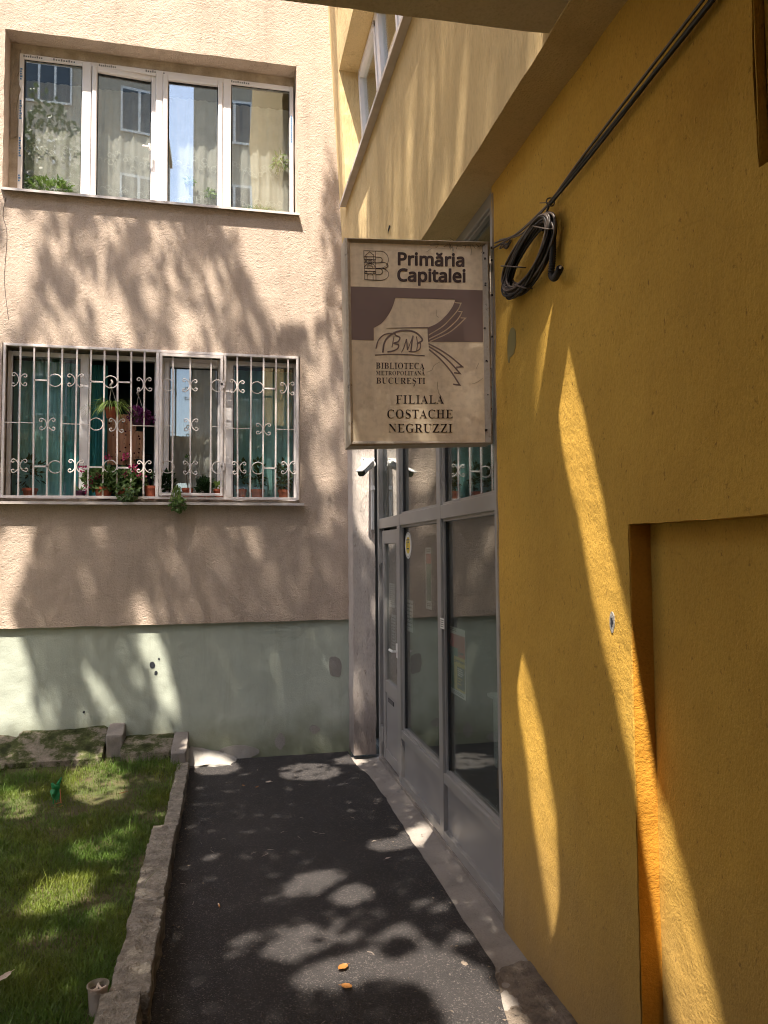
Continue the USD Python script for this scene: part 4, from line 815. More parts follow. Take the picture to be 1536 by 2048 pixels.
def scroll(cx, cy, sgn):
    """One C of a pair, its back against the bar, ends curled outward."""
    c = gp(cx, cy); R = .060; pts = []; SJ = RNG.uniform(.88, 1.10, 2); tl = RNG.normal(0, .05)
    for a in np.linspace(-1.15, 1.15, 15):
        pts.append((sgn * (.006 + R * (1 - math.cos(a)) * 1.0), R * math.sin(a) * .98))
    pts = [(x * SJ[0], z * SJ[1]) for x, z in pts]; ex, ez = pts[-1]
    top = []
    for a in np.linspace(0, 4.4, 14):
        r_ = .019 * (1 - a / 6.2); cx_, cz_ = ex + sgn * .004, ez - .017
        top.append((cx_ + sgn * (r_ * math.sin(a) + .004 * 0), cz_ + r_ * math.cos(a) * .95))
    loop = [(x, -z) for x, z in top[::-1]] + pts + top
    return MB().tube([c + np.array([x * math.cos(tl) - z * math.sin(tl), RNG.normal(0, .0006), x * math.sin(tl) + z * math.cos(tl)]) for x, z in loop], .0046, 5)
for cx, cy in [(85, 262), (333, 265), (632, 283), (835, 287), (1042, 292), (1260, 300), (208, 457), (513, 460), (838, 460), (1155, 478), (85, 640), (333, 642), (632, 645), (835, 648), (1050, 648), (1266, 650)]:
    for s in (-1, 1):
        part("scroll", scroll(cx, cy, s), M["grille_paint"], gr, smooth=True)
def ringm(cx, cy, r=.053):
    c = gp(cx, cy); return MB().tube([c + np.array([r * math.cos(a), 0, r * .97 * math.sin(a)]) for a in np.linspace(0, 2 * np.pi, 28, endpoint=False)], .0046, 5, True)
for cx, cy in [(242, 265), (486, 272), (735, 285), (955, 289), (1128, 297), (242, 645), (422, 457), (484, 642), (735, 645), (958, 648), (1132, 650)]:
    part("ring", ringm(cx, cy), M["grille_paint"], gr, smooth=True)
def tie(xa, xb, cy, r=.0065):
    a, b = gp(xa, cy), gp(xb, cy); part("cross_rod", MB().box((a[0], YG - r, a[2] - r), (b[0], YG + r, a[2] + r)), M["grille_paint"], gr)
for xa, xb, cy in [(148, 212, 263), (393, 458, 270), (513, 577, 272), (1155, 1212, 300), (148, 212, 642), (393, 458, 645), (515, 577, 648), (1155, 1212, 650)]:
    tie(xa, xb, cy)
for xa, xb, cy in [(14, 150, 448), (270, 395, 455), (575, 690, 463), (720, 760, 464), (925, 975, 468), (986, 1100, 474), (1210, 1306, 479)]:
    tie(xa, xb, cy, .003)

# ------------------------------------------------------------------ curtains and cloth behind the windows
def drape(x0, x1, z0, z1, y, amp, folds, seed, hemwave=0.0):
    n = max(40, int(folds * 9)); u = np.linspace(0, 1, n); zz = np.linspace(z0, z1, 10)
    U, Z = np.meshgrid(u, zz, indexing="ij")
    ph = 2 * np.pi * folds * U + 2.5 * meshkit.noise(np.stack([U * folds * .8, Z * .6, np.zeros_like(U)], -1), seed)
    Y = y + amp * np.sin(ph) * (1 - .35 * (Z - z0) / (z1 - z0)) + .4 * amp * np.sin(2.3 * ph)
    return MB().grid(np.stack([x0 + (x1 - x0) * U, Y, Z], -1))
cur = thing("lace_curtain", "grey sheer curtain with pale embroidered scrolls behind the upper window", "curtain", (-.6, yf + .22, 4.85))
part("fabric", drape(xw(42), xw(582), 4.86, 5.93, yf + .13, .012, 19, 4), M["sheer"], cur, smooth=True)
em = MB()
for row, z in enumerate((4.98, 5.30)):
    for k in range(30):
        c = np.array([xw(46) + .075 * k + RNG.normal(0, .008), yf + .112, z + RNG.normal(0, .012) + (.03 * math.sin(k * 1.4))])
        for j in range(3):
            r_ = RNG.uniform(.012, .026); o = RNG.normal(0, .022, 3); o[1] = 0
            em.tube([c + o + np.array([r_ * math.cos(a), 0, r_ * math.sin(a)]) for a in np.linspace(0, RNG.uniform(3.5, 6), 9)], .0022, 4)
part("embroidery", em, M["embroidery"], cur)
ck = MB()
for k in range(12):
    x = xw(60) + k * .185; ck.box((x, yf + .2, 5.93), (x + .012, yf + .215, 5.97))
ck.bar((xw(40), yf + .22, 5.965), (xw(584), yf + .22, 5.965), .008)
part("rail", ck, M["rubber"], cur)
dkc = single("dark_curtain", drape(xw(40), xw(152), 4.86, 5.94, yf + .30, .02, 5, 9), M["interior_dark"], "dark drape behind the leftmost pane of the upper window", "curtain", smooth=True)
for (a, b, mm, lab, yy) in ((xl(10), xl(120), "teal_sheer", "teal sheer curtain at the left end of the lower window", .16), (xl(58), xl(160), "teal_cloth", "dark teal curtain behind the second bar gap from the left of the lower window", .20), (xl(165), xl(206), "teal_cloth", "bright teal curtain edge in the open light of the lower window", .22), (xl(440), xl(600), "teal_sheer", "pale teal curtain behind the right end of the lower window", .18), (xl(325), xl(446), "sheer", "grey sheer curtain behind the gated pane of the lower window", .17)):
    single("window_curtain", drape(a, b, 2.24, 3.43, yl + yy, .014, max(3, (b - a) * 9), int(a * 100) % 50), M[mm], lab, "curtain", smooth=True)
dr_ = thing("hanging_dress", "orange dotted cloth garment hanging inside the open light of the lower window", "clothing", (xl(240), yl + .5, 2.4))
part("cloth", drape(at_y(207, 850, yl + .3)[0], at_y(272, 850, yl + .3)[0], at_y(240, 930, yl + .3)[2], at_y(240, 828, yl + .3)[2], yl + .3, .02, 3, 31), M["dotted_cloth"], dr_, smooth=True)
part("cloth", drape(at_y(236, 850, yl + .27)[0], at_y(287, 850, yl + .27)[0], at_y(240, 918, yl + .27)[2], at_y(240, 862, yl + .27)[2], yl + .27, .02, 2, 32), M["dotted_cloth"], dr_, smooth=True)
p = at_y(305, 900, yl + .9)
single("indoor_screen", MB().box((p[0] - .10, yl + 1.0, 2.2), (p[0] - .02, yl + 1.05, 2.75), .01), M["black_plastic"], "dark appliance standing inside the lower window behind the open light", "appliance")

# ------------------------------------------------------------------ pots and plants
def pot(parent, c, r, h, m, rim=True):
    prof = [(0.001, 0), (r * .72, 0), (r * .93, h * .78), (r * 1.04, h * .78), (r * 1.06, h), (r * .94, h), (r * .92, h * .86), (.001, h * .86)]
    part("pot", MB().lathe(prof, c, 18), m, parent, smooth=40)
def bush(c, r, n, L, W, up=.5, seed=0):
    g = np.random.default_rng(seed); m = MB(); c = np.array(c, float)
    for _ in range(n):
        o = g.normal(0, 1, 3); o /= np.linalg.norm(o); o *= g.random() ** .4
        p = c + o * np.array(r); dd = o + np.array([0, 0, up]) + g.normal(0, .4, 3)
        nn = g.normal(0, .5, 3) + np.array([0, -.6, .8])
        m.leaf(p, dd, nn, L * g.uniform(.7, 1.3), W * g.uniform(.7, 1.3))
    return m
def stems(c, r, n, h, seed, rr=.002):
    g = np.random.default_rng(seed); m = MB()
    for _ in range(n):
        e_ = np.array(c) + np.array([g.normal(0, r), g.normal(0, r), h * g.uniform(.7, 1)]); m.tube(bez([c, (np.array(c) + e_) / 2 + g.normal(0, .01, 3), e_], 4), rr, 4)
    return m
ZS = 2.215
def wp(px, py, y=YW + .06):
    return at_y(px, py, y)
def plant(name, label, px, kind, pr=.055, ph=.09, potm="terracotta", y=YW + .055, **k):
    c = at_y(px, 990, y); c[2] = ZS
    t = thing(name, label, "plant", c); pot(t, c, pr, ph, M[potm]); top = c + [0, 0, ph * .9]
    return t, top
t, top = plant("potted_plant", "small spiky plant in a dark purple pot at the left of the geraniums", 161, 0, .045, .07, "purple_pot")
m = MB(); g = np.random.default_rng(5)
for k in range(26):
    a = g.uniform(0, 6.28); m.strap(top, (math.cos(a), math.sin(a), g.uniform(.5, 1.6)), g.uniform(.07, .13), .010, .35)
part("leaves", m, M["leaf_grey"], t)
for j, (px, nm) in enumerate(((207, "geranium with pink flowers, left one of the two in the open light"), (252, "geranium spilling pink flowers and leaves over the sill, beside the plain orange pot"))):
    t, top = plant("geranium", nm, px, 0, .075, .10)
    c = top + [0, -.01, .07]
    part("stems", stems(top, .05, 12, .16, 50 + j), M["leaf_dark"], t)
    part("leaves", bush(c, (.16, .07, .095), 420, .050, .048, .2, 60 + j), M["leaf_grey"], t)
    if j:
        part("leaves", bush(c + [.02, -.085, -.11], (.085, .04, .08), 120, .038, .038, -.3, 66), M["leaf_grey"], t)
    fl = MB(); g = np.random.default_rng(70 + j); heads = ((-.16, .16), (-.09, .05), (.03, .26), (-.05, .11), (-.13, .0)) if j == 0 else ((-.0, .27), (.06, .17), (.12, .10), (.01, .12), (.07, .16))
    for hx, hz in heads:
        hc = top + [hx, -.06, hz]
        part("flower_stem", MB().tube(bez([top + [hx * .3, -.02, .03], top + [hx * .8, -.05, hz * .6], hc], 4), .0018, 4), M["leaf"], t)
        fl = MB()
        for _ in range(16):
            o = g.normal(0, .011, 3); fl.leaf(hc + o, o + [0, -.004, .002], np.array([0, -1, .4]) + g.normal(0, .3, 3), .022, .018)
        part("flower", fl, M["petal"], t)
t, top = plant("potted_plant", "orange plastic pot with a thin bare seedling left of the gate", 303, 0, .06, .115)
part("stems", stems(top, .015, 2, .12, 81), M["leaf"], t); part("leaves", bush(top + [.01, 0, .12], (.03, .02, .02), 14, .03, .022, .3, 82), M["leaf"], t)
t, top = plant("potted_plant", "dense dark green leafy plant at the left edge of the gate", 335, 0, .05, .05)
part("leaves", bush(top + [0, 0, .10], (.055, .04, .09), 130, .05, .03, .8, 83), M["leaf_dark"], t)
t, top = plant("potted_plant", "orange pot holding one tall thin stem in the middle of the gate", 375, 0, .048, .10)
part("stems", stems(top, .01, 2, .26, 84, .003), M["trunk"], t); part("leaves", bush(top + [0, 0, .26], (.03, .02, .03), 12, .03, .02, .3, 85), M["leaf"], t)
t, top = plant("potted_plant", "broad dark green succulent without a visible pot near the gate hinge", 409, 0, .06, .03)
part("leaves", bush(top + [0, 0, .075], (.065, .04, .065), 90, .06, .05, .9, 86), M["leaf_dark"], t)
t, top = plant("potted_plant", "small orange pot with round pale leaves at the right edge of the gate", 438, 0, .046, .095)
part("leaves", bush(top + [0, 0, .04], (.04, .03, .03), 26, .035, .034, .5, 87), M["leaf_light"], t)
for px, r_, nm, s in ((483, .045, "red pot with a sparse plant behind glass, first right of the gate", 91), (515, .06, "wide red pot behind glass in the middle of the right light", 92), (568, .055, "red pot with a tall leafy plant behind glass at the right end", 93)):
    t, top = plant("potted_plant", nm, px, 0, r_, .11, y=yl + .10)
    part("leaves", bush(top + [0, 0, .14], (.06, .04, .13), 60 if s < 93 else 110, .05, .03, .6, s), M["leaf"], t)
t, top = plant("potted_plant", "leafy plant with arching thin stems behind the left end of the lower window", 60, 0, .06, .10, y=yl + .09)
part("leaves", bush(top + [0, 0, .16], (.10, .03, .13), 60, .06, .02, .3, 95), M["leaf_dark"], t)
# trailing plant over the sill
c = wp(356, 992, YW - .04)
t = thing("trailing_plant", "pale trailing succulent hanging over the sill below the gate", "plant", c)
m = MB(); g = np.random.default_rng(14)
for k in range(26):
    x = g.normal(0, .020); e_ = c + [x * 1.6 + g.normal(0, .012), -.05 + g.normal(0, .012), -.03 - .07 * g.random()]
    m.tube(bez([c + [x, .06, .06 + .02 * g.random()], c + [x, -.025, .07 * g.random() + .02], e_], 5), .0022, 4)
part("stems", m, M["leaf_light"], t)
part("leaves", bush(c + [0, -.05, -.075], (.065, .025, .055), 150, .028, .026, -.2, 97), M["leaf_grey"], t)
# hanging planters
def hanger(t, p, top):
    m = MB()
    for a in (0, 2.1, 4.2):
        m.bar(top, p + .05 * np.array([math.cos(a), math.sin(a) * .7, 0]), .0014, 4)
    part("cord", m, M["hook_rope"], t)
    part("knot", MB().tube(bez([top + [0, -.02, .06], top + [.012, -.03, .035], top + [-.006, -.02, .015], top], 5), .008, 6), M["hook_rope"], t, smooth=True)
yh = YW + .05
p = at_y(223, 826, yh); t = thing("hanging_planter", "spider plant in an orange pot hanging from a knotted cord in the grille", "plant", p)
hanger(t, p + [0, 0, .05], at_y(223, 775, yh)); pot(t, p - [0, 0, .045], .055, .09, M["terracotta"])
m = MB(); g = np.random.default_rng(18)
for k in range(150):
    a = g.uniform(0, 6.28); m.strap(p + [.02 * math.cos(a), .015 * math.sin(a), .045], (math.cos(a), .55 * math.sin(a) - .15, g.uniform(.5, 1.7)), g.uniform(.14, .30), .012, g.uniform(.75, 1.25), 6)
part("leaves", m, M["leaf_light"], t)
p = at_y(277, 838, yh); t = thing("hanging_planter", "purple leaved plant in a hanging pot right of the spider plant", "plant", p)
hanger(t, p + [0, 0, .04], at_y(277, 790, yh)); pot(t, p - [0, 0, .06], .055, .085, M["purple_pot"])
part("leaves", bush(p + [.0, -.01, .035], (.085, .05, .055), 170, .05, .028, .1, 99), M["leaf_purple"], t)
part("leaves", bush(p + [.09, 0, -.0], (.05, .03, .03), 30, .05, .026, -.2, 100), M["leaf_purple"], t)
# plants behind the upper panes
def upplant(label, px, py, spread, n, L, W, mm, seed, up=.4, stem=0.0):
    c = at_y(px, py, yf + .10); t = thing("sill_plant", label, "plant", c)
    part("leaves", bush(c, spread, n, L, W, up, seed), M[mm], t)
    if stem:
        part("stem", MB().tube([c - [0, 0, stem], c], .004, 5), M["leaf"], t)
upplant("leafy plants along the bottom of the leftmost upper pane", 95, 372, (.20, .03, .055), 130, .06, .03, "leaf_light", 111)
upplant("thin seedling behind the middle upper pane with the sky reflection", 380, 362, (.045, .02, .03), 26, .035, .024, "leaf_light", 112, .3, .13)
upplant("bushy pale seedling behind the middle upper pane", 421, 388, (.05, .025, .05), 46, .035, .026, "leaf_light", 113, .4, .05)
upplant("drooping leafy plant at the right of the rightmost upper pane", 560, 325, (.055, .03, .08), 60, .07, .022, "leaf_light", 115, -.5)
c = at_y(518, 416, yf + .09); t = thing("sill_plant", "low spiky plant on the sill of the rightmost upper pane", "plant", c)
m = MB(); g = np.random.default_rng(23)
for k in range(70):
    a = g.uniform(0, 6.28); m.strap(c + [g.normal(0, .06), 0, -.03], (math.cos(a), .3 * math.sin(a), g.uniform(.5, 1.6)), g.uniform(.06, .11), .008, .35, 4)
part("leaves", m, M["leaf_light"], t)

# ------------------------------------------------------------------ papers and stickers on the shop glass, things inside
XP = XS + .0465
def sheet(t, quad, m, name="sheet", th=.0009):
    x = XP
    pts = [at_x(px, py, x) for px, py in quad]
    ym, zm = sorted({round(float(q[1]), 4) for q in pts}), sorted({round(float(q[2]), 4) for q in pts})
    y0, y1 = (pts[1][1] + pts[2][1]) / 2, (pts[0][1] + pts[3][1]) / 2; z1, z0 = (pts[0][2] + pts[1][2]) / 2, (pts[2][2] + pts[3][2]) / 2
    part(name, MB().box((x - th, min(y0, y1), z0), (x, max(y0, y1), z1)), m, t)
    return min(y0, y1), max(y0, y1), z0, z1
def block(t, R, u0, v0, u1, v1, m, k, name="print"):
    """A printed block in fractions of the sheet, u from its left as seen, v from the top."""
    y0, y1, z0, z1 = R; w, h = y1 - y0, z1 - z0
    part(name, MB().box((XP - .0009 - .0007 * k, y1 - w * u0, z1 - h * v0), (XP - .0009 - .0007 * (k - 1) - .00005, y1 - w * u1, z1 - h * v1)), m, t)
def lines(t, R, u0, u1, vs, hh, m, k):
    y0, y1, z0, z1 = R; w, h = y1 - y0, z1 - z0; b = MB()
    for v in vs:
        b.box((XP - .0009 - .0007 * k, y1 - w * u0, z1 - h * v), (XP - .0009 - .0007 * (k - 1) - .00005, y1 - w * (u1 - .12 * RNG.random()), z1 - h * (v + hh)))
    part("print", b, m, t)
XIN = XS + .0395     # front face of the glass: papers sit just outside it here, so that they read through the reflection
XP = XIN = XS + .0565
t = thing("poster", "red, green and yellow poster on the large right pane of the shop front", "poster", at_x(915, 1330, XP))
R = sheet(t, [(898, 1250), (930, 1262), (932, 1400), (901, 1385)], M["paper"])
block(t, R, .06, .10, .98, .42, M["print_red"], 1); block(t, R, .06, .30, .55, .92, M["print_green"], 2); block(t, R, .32, .42, .98, .91, M["print_yellow"], 3); block(t, R, .52, .56, .97, .88, M["print_dark"], 4)
lines(t, R, .56, .93, (.58, .61, .64, .67), .018, M["paper"], 5); lines(t, R, .56, .85, (.72, .76, .80), .014, M["print_yellow"], 5); lines(t, R, .08, .5, (.02, .045), .014, M["paper_ink"], 1); lines(t, R, .25, .9, (.94, .962), .012, M["paper_ink"], 1)
def poster_text(s, u0, u1, v, cap, m, k):
    y0, y1, z0, z1 = R; w, h = y1 - y0, z1 - z0; shp = []
    line_text(s, "s", (u0 * 1000, v * 1000), (u1 * 1000, v * 1000), cap * 1000, "", m, target=shp, fn=lambda a, b: (y1 - w * a / 1000, z1 - h * b / 1000))
    part("lettering", MB().extr(shapely.union_all(shp), .0006, YZ(XP - .0009 - .0007 * k - .0007)), m, t)
poster_text("pe", .60, .90, .375, .045, M["print_dark"], 1); poster_text("peren", .36, .96, .50, .045, M["print_dark"], 3)
t = thing("poster", "tall white poster with a pink top on the narrower shop pane", "poster", at_x(858, 1155, XP))
R = sheet(t, [(850, 1096), (862, 1094), (864, 1222), (853, 1216)], M["paper"])
block(t, R, .15, .10, .95, .26, M["print_red"], 1); block(t, R, .15, .26, .95, .86, M["print_green"], 1); lines(t, R, .2, .9, (.03, .055, .9, .93), .016, M["paper_ink"], 1)
XP = XS + .0395
t = thing("sticker", "round yellow and white sticker high on the narrower shop pane", "sticker", at_x(803, 1094, XP))
c = at_x(811, 1094, XP); c[1] = 5.335; c[2] = 1.80; circ = lambda r: sg.Point(c[1], c[2]).buffer(r, 24)
part("disc", MB().extr(circ(.098), .0009, YZ(XP - .0009)), M["paper"], t); part("print", MB().extr(circ(.088).difference(circ(.084)), .0006, YZ(XP - .0016)), M["paper_ink"], t)
part("print", MB().extr(circ(.062), .0006, YZ(XP - .0016)), M["print_yellow"], t)
part("print", MB().extr(shapely.union_all([sg.LineString([(c[1] + x0, c[2] + z0), (c[1] + x1, c[2] + z1)]).buffer(.005) for x0, z0, x1, z1 in ((-.03, .02, -.01, .025), (.01, .025, .03, .02), (0, .015, 0, -.01), (-.025, -.025, .025, -.025), (-.04, .04, .04, .04))]), .0005, YZ(XP - .0022)), M["print_dark"], t)
XP = XIN
for quad, lab in (([(778, 1167), (789, 1166), (790, 1216), (779, 1214)], "upper white notice on the door glass"), ([(782, 1228), (791, 1230), (792, 1302), (784, 1300)], "lower white notice on the door glass, ending at the handle")):
    XP = dx + .0385; t = thing("notice", lab, "notice", at_x(785, 1190, XP)); R = sheet(t, quad, M["paper"]); lines(t, R, .12, .9, np.arange(.08, .92, .085), .03, M["paper_ink"], 1)
XP = XIN
t = thing("notice", "pale narrow notice low on the narrower shop pane beside the tall poster", "notice", at_x(817, 1225, XP)); R = sheet(t, [(811, 1200), (825, 1199), (827, 1265), (813, 1262)], M["paper"]); lines(t, R, .15, .9, np.arange(.1, .9, .12), .035, M["paper_ink"], 1)
XP = XS - .0002
t = thing("label", "small white printed label on the mullion between the two shop panes", "label", at_x(884, 1248, XP)); R = sheet(t, [(880, 1236), (888, 1237), (889, 1258), (881, 1257)], M["paper"]); lines(t, R, .12, .9, (.15, .35, .55, .75), .08, M["paper_ink"], 1)
cab = thing("display_cabinet", "pale display cabinet inside behind the large shop pane", "cabinet", (2.0, 4.3, 0))
part("carcass", MB().box((1.75, 3.75, .02), (2.25, 4.75, .78), .006), M["cabinet"], cab); part("top", MB().box((1.72, 3.72, .781), (2.28, 4.78, .805), .004), M["cabinet"], cab)
bx = thing("cardboard_box", "brown box standing on the pale cabinet inside the shop", "box", (1.95, 4.2, .806)); part("body", MB().box((1.84, 4.02, .806), (2.08, 4.34, .96), .004), M["cardboard"], bx); part("lid_flap", MB().box((1.83, 4.01, .961), (2.09, 4.35, .969)), M["cardboard"], bx)
bg = thing("paper_bag", "light paper bag with a red print leaning in front of the pale cabinet inside", "bag", (1.66, 4.1, .02))
part("body", MB().hull([(1.58, 3.95, .35), (1.71, 3.95, .35), (1.58, 4.25, .35), (1.71, 4.25, .35), (1.60, 3.97, .70), (1.66, 3.97, .72), (1.60, 4.23, .70), (1.66, 4.23, .72)]), M["cardboard"], bg)
part("print", MB().extr(blob(4.1, .52, .07, .06, 44), .001, YZ(1.578)), M["print_red"], bg)
single("display_bench", MB().box((1.45, 3.6, .02), (1.74, 4.9, .345), .008), M["interior"], "low dark bench inside the shop under the paper bag", "bench")
br = MB(); g = np.random.default_rng(3)
def branch(p, dd, L, r, k):
    q = p + dd * L; br.tube(bez([p, (p + q) / 2 + g.normal(0, .03, 3), q], 4), np.linspace(r, r * .5, 9), 5)
    if k:
        for _ in range(3):
            n_ = dd + g.normal(0, .55, 3); branch(p + dd * L * g.uniform(.5, 1), n_ / np.linalg.norm(n_), L * .65, r * .6, k - 1)
branch(np.array([1.9, 4.45, .97]), np.array([-.1, .5, .85]), .35, .010, 2); single("dry_branch", br, M["trunk"], "bare dry branch decoration standing behind the large shop pane", "branch")
# ------------------------------------------------------------------ small things on the path and lawn
def zl(x, y):
    return float(lawn_z(np.array([x]), np.array([y]))[0])
def flat_leaf(c, L, W, rot, m, label, curl=.25, grp=None):
    a = np.array([math.cos(rot), math.sin(rot), 0]); b = np.array([-a[1], a[0], 0]); P = []
    for i, u in enumerate(np.linspace(0, 1, 9)):
        w = W * math.sin(math.pi * (u * .92 + .04)) ** .7 * (1 + .12 * math.sin(i * 2.3)); row = []
        for v in np.linspace(-1, 1, 5):
            row.append(c + a * L * (u - .5) + b * w * v * .5 + np.array([0, 0, .003 + curl * W * v * v * .5 + .10 * L * (u - .5) ** 2]))
        P.append(row)
    mb = MB().grid(np.array(P)); tt = thing("fallen_leaf", label, "leaf", c, grp); part("blade", mb, m, tt, smooth=True); part("stalk", MB().tube([c + a * L * .48 + [0, 0, .006], c + a * L * .75 + [0, 0, .004]], .0012, 4), m, tt)
for px, py, L, W, r, mm, lab in ((537, 1566, .045, .032, .3, "pale_leaf", "pale leaf on the asphalt nearest the green wall"), (514, 1576, .035, .02, 1.0, "dry_leaf", "small orange leaf just left of the pale leaf on the asphalt"), (487, 1573, .03, .018, 2.0, "dry_leaf", "small dark orange leaf on the asphalt nearest the kerb"), (686, 1938, .05, .036, .6, "dry_leaf", "bright orange leaf on the sunlit asphalt in the foreground"), (693, 1977, .045, .036, 2.6, "dry_leaf", "brown orange leaf at the very front of the path"), (775, 1719, .03, .016, .4, "pale_leaf", "whitish speck of a leaf near the threshold strip")):
    c = at_z(px, py, .008); c[2] = .012; flat_leaf(c, L, W, r, M[mm], lab)
c = at_z(8, 1968, .13); c[2] = zl(c[0], c[1]) + .06; flat_leaf(c, .07, .03, 1.1, M["pale_leaf"], "pale dry leaf on the grass at the left border of the photo")
c = at_z(244, 1592, .12); c[2] = zl(c[0], c[1]) + .05; flat_leaf(c, .06, .02, .6, M["dry_leaf"], "small dry orange leaf on the grass near the kerb")
def butt(c, rot, label=None, L=.034, tilt=0.0, name="cigarette_butt", top=True, parent=None):
    a = np.array([math.cos(rot) * math.cos(tilt), math.sin(rot) * math.cos(tilt), math.sin(tilt)]); r = .0038
    t = parent or thing(name, label, "cigarette butt", c)
    part("filter", MB().tube([c - a * L / 2, c + a * L * .12], r, 9), M["butt_tip"] if not parent else M["butt"], t, smooth=40)
    part("paper", MB().tube([c + a * L * .12, c + a * L / 2], r * .98, 9), M["butt"], t, smooth=40)
    if not parent:
        part("ash", MB().tube([c + a * L / 2, c + a * L * .58], r * .9, 9), M["rubber"], t)
c = at_z(438, 1812, .01); butt(np.array([c[0], c[1], .014]), 1.75, "cigarette butt lying alone on the asphalt near the kerb")
c = at_z(196, 1968, .19); cup_pos = (c[0], c[1]); r0 = .037; zb = zl(c[0], c[1])
cup = thing("plastic_cup", "clear plastic cup of cigarette butts standing in the grass against the kerb", "cup", (c[0], c[1], zb)); H = .19 - zb + .0
part("wall", MB().lathe([(r0 * .80, .0), (r0 * .97, H - .004), (r0 * 1.06, H - .003), (r0 * 1.06, H), (r0 * .95, H + .001), (r0 * .93, H - .01), (r0 * .78, .004)], (c[0], c[1], zb), 28), M["cup"], cup, smooth=40)
part("filling", MB().lathe([(.001, .002), (r0 * .77, .003), (r0 * .89, H * .80), (.001, H * .82)], (c[0], c[1], zb), 22), M["cup_fill"], cup, smooth=40)
for k, (ox, oy, rr) in enumerate(((-.012, -.008, .8), (.006, .004, 2.2), (.016, -.012, .4), (-.004, .016, 1.5), (.002, -.018, 2.8))):
    b = thing("cigarette_butt", "cigarette butt inside the plastic cup by the kerb", "cigarette butt", (c[0] + ox, c[1] + oy, zb + H * .85), "cigarette butts in the cup")
    butt(np.array([c[0] + ox, c[1] + oy, zb + H * (.85 + .02 * (k % 3))]), rr, parent=b, L=.03, tilt=.25 * math.sin(k))
# green folded plastic ornament
c = at_z(112, 1602, .12); zb = zl(c[0], c[1]); c[2] = zb
K = lambda px, py, dy=0.0: at_y(60 + px / 12.8, 1520 + py / 12.8, c[1] + dy)
o = thing("lawn_ornament", "bright green plastic leaf ornament on a stick stuck in the grass", "ornament", c)
def petal(pts, bulge, thick=.002):
    P = np.array(pts); ce = P.mean(0) + np.array([0, -bulge, 0]); m = MB(); n = len(P)
    m.add(np.vstack([P, ce]), [[k, (k + 1) % n, n] for k in range(n)]); m.add(np.vstack([P + [0, thick, 0], ce + [0, thick, 0]]), [[(k + 1) % n, k, n] for k in range(n)]); return m
part("leaf", petal([K(505, 800), K(560, 745), K(640, 755), K(668, 840), K(630, 930), K(585, 1010), K(545, 930)], .03), M["toy_green"], o)
part("leaf", petal([K(530, 600), K(580, 580), K(660, 640), K(760, 640), K(780, 700), K(680, 740), K(560, 735)], .012), M["toy_green"], o)
part("leaf", petal([K(640, 740, .01), K(760, 700, .01), K(770, 860, .01), K(740, 1000, .01), K(670, 1050, .01), K(610, 1000, .01)], -.006), M["toy_green"], o)
part("leaf", petal([K(660, 640, -.005), K(690, 580, -.005), K(800, 430, -.005), K(822, 440, -.005), K(790, 560, -.005), K(770, 640, -.005), K(700, 640, -.005)], .006), M["toy_green"], o)
part("stem", MB().tube([K(600, 990), K(600, 1120)], .004, 6).tube([K(680, 1000, .012), K(650, 1150, .012)], .004, 6), M["toy_green"], o)
part("stick", MB().hull([K(758, 735, -.012), K(775, 735, -.012), K(805, 1110, -.012), K(782, 1110, -.012), K(758, 735, -.007), K(775, 735, -.007), K(805, 1110, -.007), K(782, 1110, -.007)]), M["toy_stick"], o)
tw = MB()
for a_, b_ in (((640, 1130), (790, 1080)), ((560, 1215), (700, 1230)), ((700, 1225), (830, 1160)), ((640, 1310), (560, 1210))):
    tw.tube([K(*a_, -.02), K(*b_, -.025)], .0035, 5)
single("twigs", tw, M["dry_leaf"], "few reddish dry twigs lying at the foot of the green ornament", "twigs")

# ------------------------------------------------------------------ grass
g = np.random.default_rng(101); N = 165000
Yg = 2.3 + (6.33 - 2.3) * g.random(N) ** 1.25; xmax = np.interp(Yg, [2.3, 3.0, 4.0, 4.75, 6.1, 6.4], [-.415, -.395, -.385, -.36, -.33, -.33]); Xg = xmax - (g.random(N) ** 1.0) * np.interp(Yg, [2.3, 6.3], [1.25, 2.7])
cl = meshkit.fbm(np.stack([Xg * 2.6, Yg * 2.6, np.zeros(N)], -1), 3, 55); keep = (g.random(N) < np.clip((cl - .26) * 3.4, .12, 1))
keep &= ~((Yg > 6.2) & (Xg < -.42) & (g.random(N) < .8)) & ~((Yg > 6.12) & (Xg < -.95) & (g.random(N) < .75))
keep &= np.hypot(Xg - cup_pos[0], Yg - cup_pos[1]) > .040
Xg, Yg, cl = Xg[keep], Yg[keep], cl[keep]; n = len(Xg); Zg = lawn_z(Xg, Yg)
ang = g.uniform(0, 2 * np.pi, n); hgt = g.uniform(.015, .042, n) * (.65 + .8 * cl); long_ = g.random(n) < np.where(Yg > 5.45, .10, .02); hgt = np.where(long_, hgt * g.uniform(1.6, 3.0, n), hgt); lean_ = g.uniform(.15, 1.1, n) * hgt; wd = g.uniform(.0022, .0042, n)
base = np.stack([Xg, Yg, Zg - .004], -1); dirn = np.stack([np.cos(ang), np.sin(ang), np.zeros(n)], -1); sdv = np.stack([-np.sin(ang), np.cos(ang), np.zeros(n)], -1)
mid = base + dirn * lean_[:, None] * .35 + np.stack([0 * hgt, 0 * hgt, hgt * .62], -1); tip = base + dirn * lean_[:, None] + np.stack([0 * hgt, 0 * hgt, hgt], -1)
V = np.stack([base - sdv * wd[:, None] * .5, base + sdv * wd[:, None] * .5, mid + sdv * wd[:, None] * .42, mid - sdv * wd[:, None] * .42, tip], 1).reshape(-1, 3); k5 = np.arange(n)[:, None] * 5
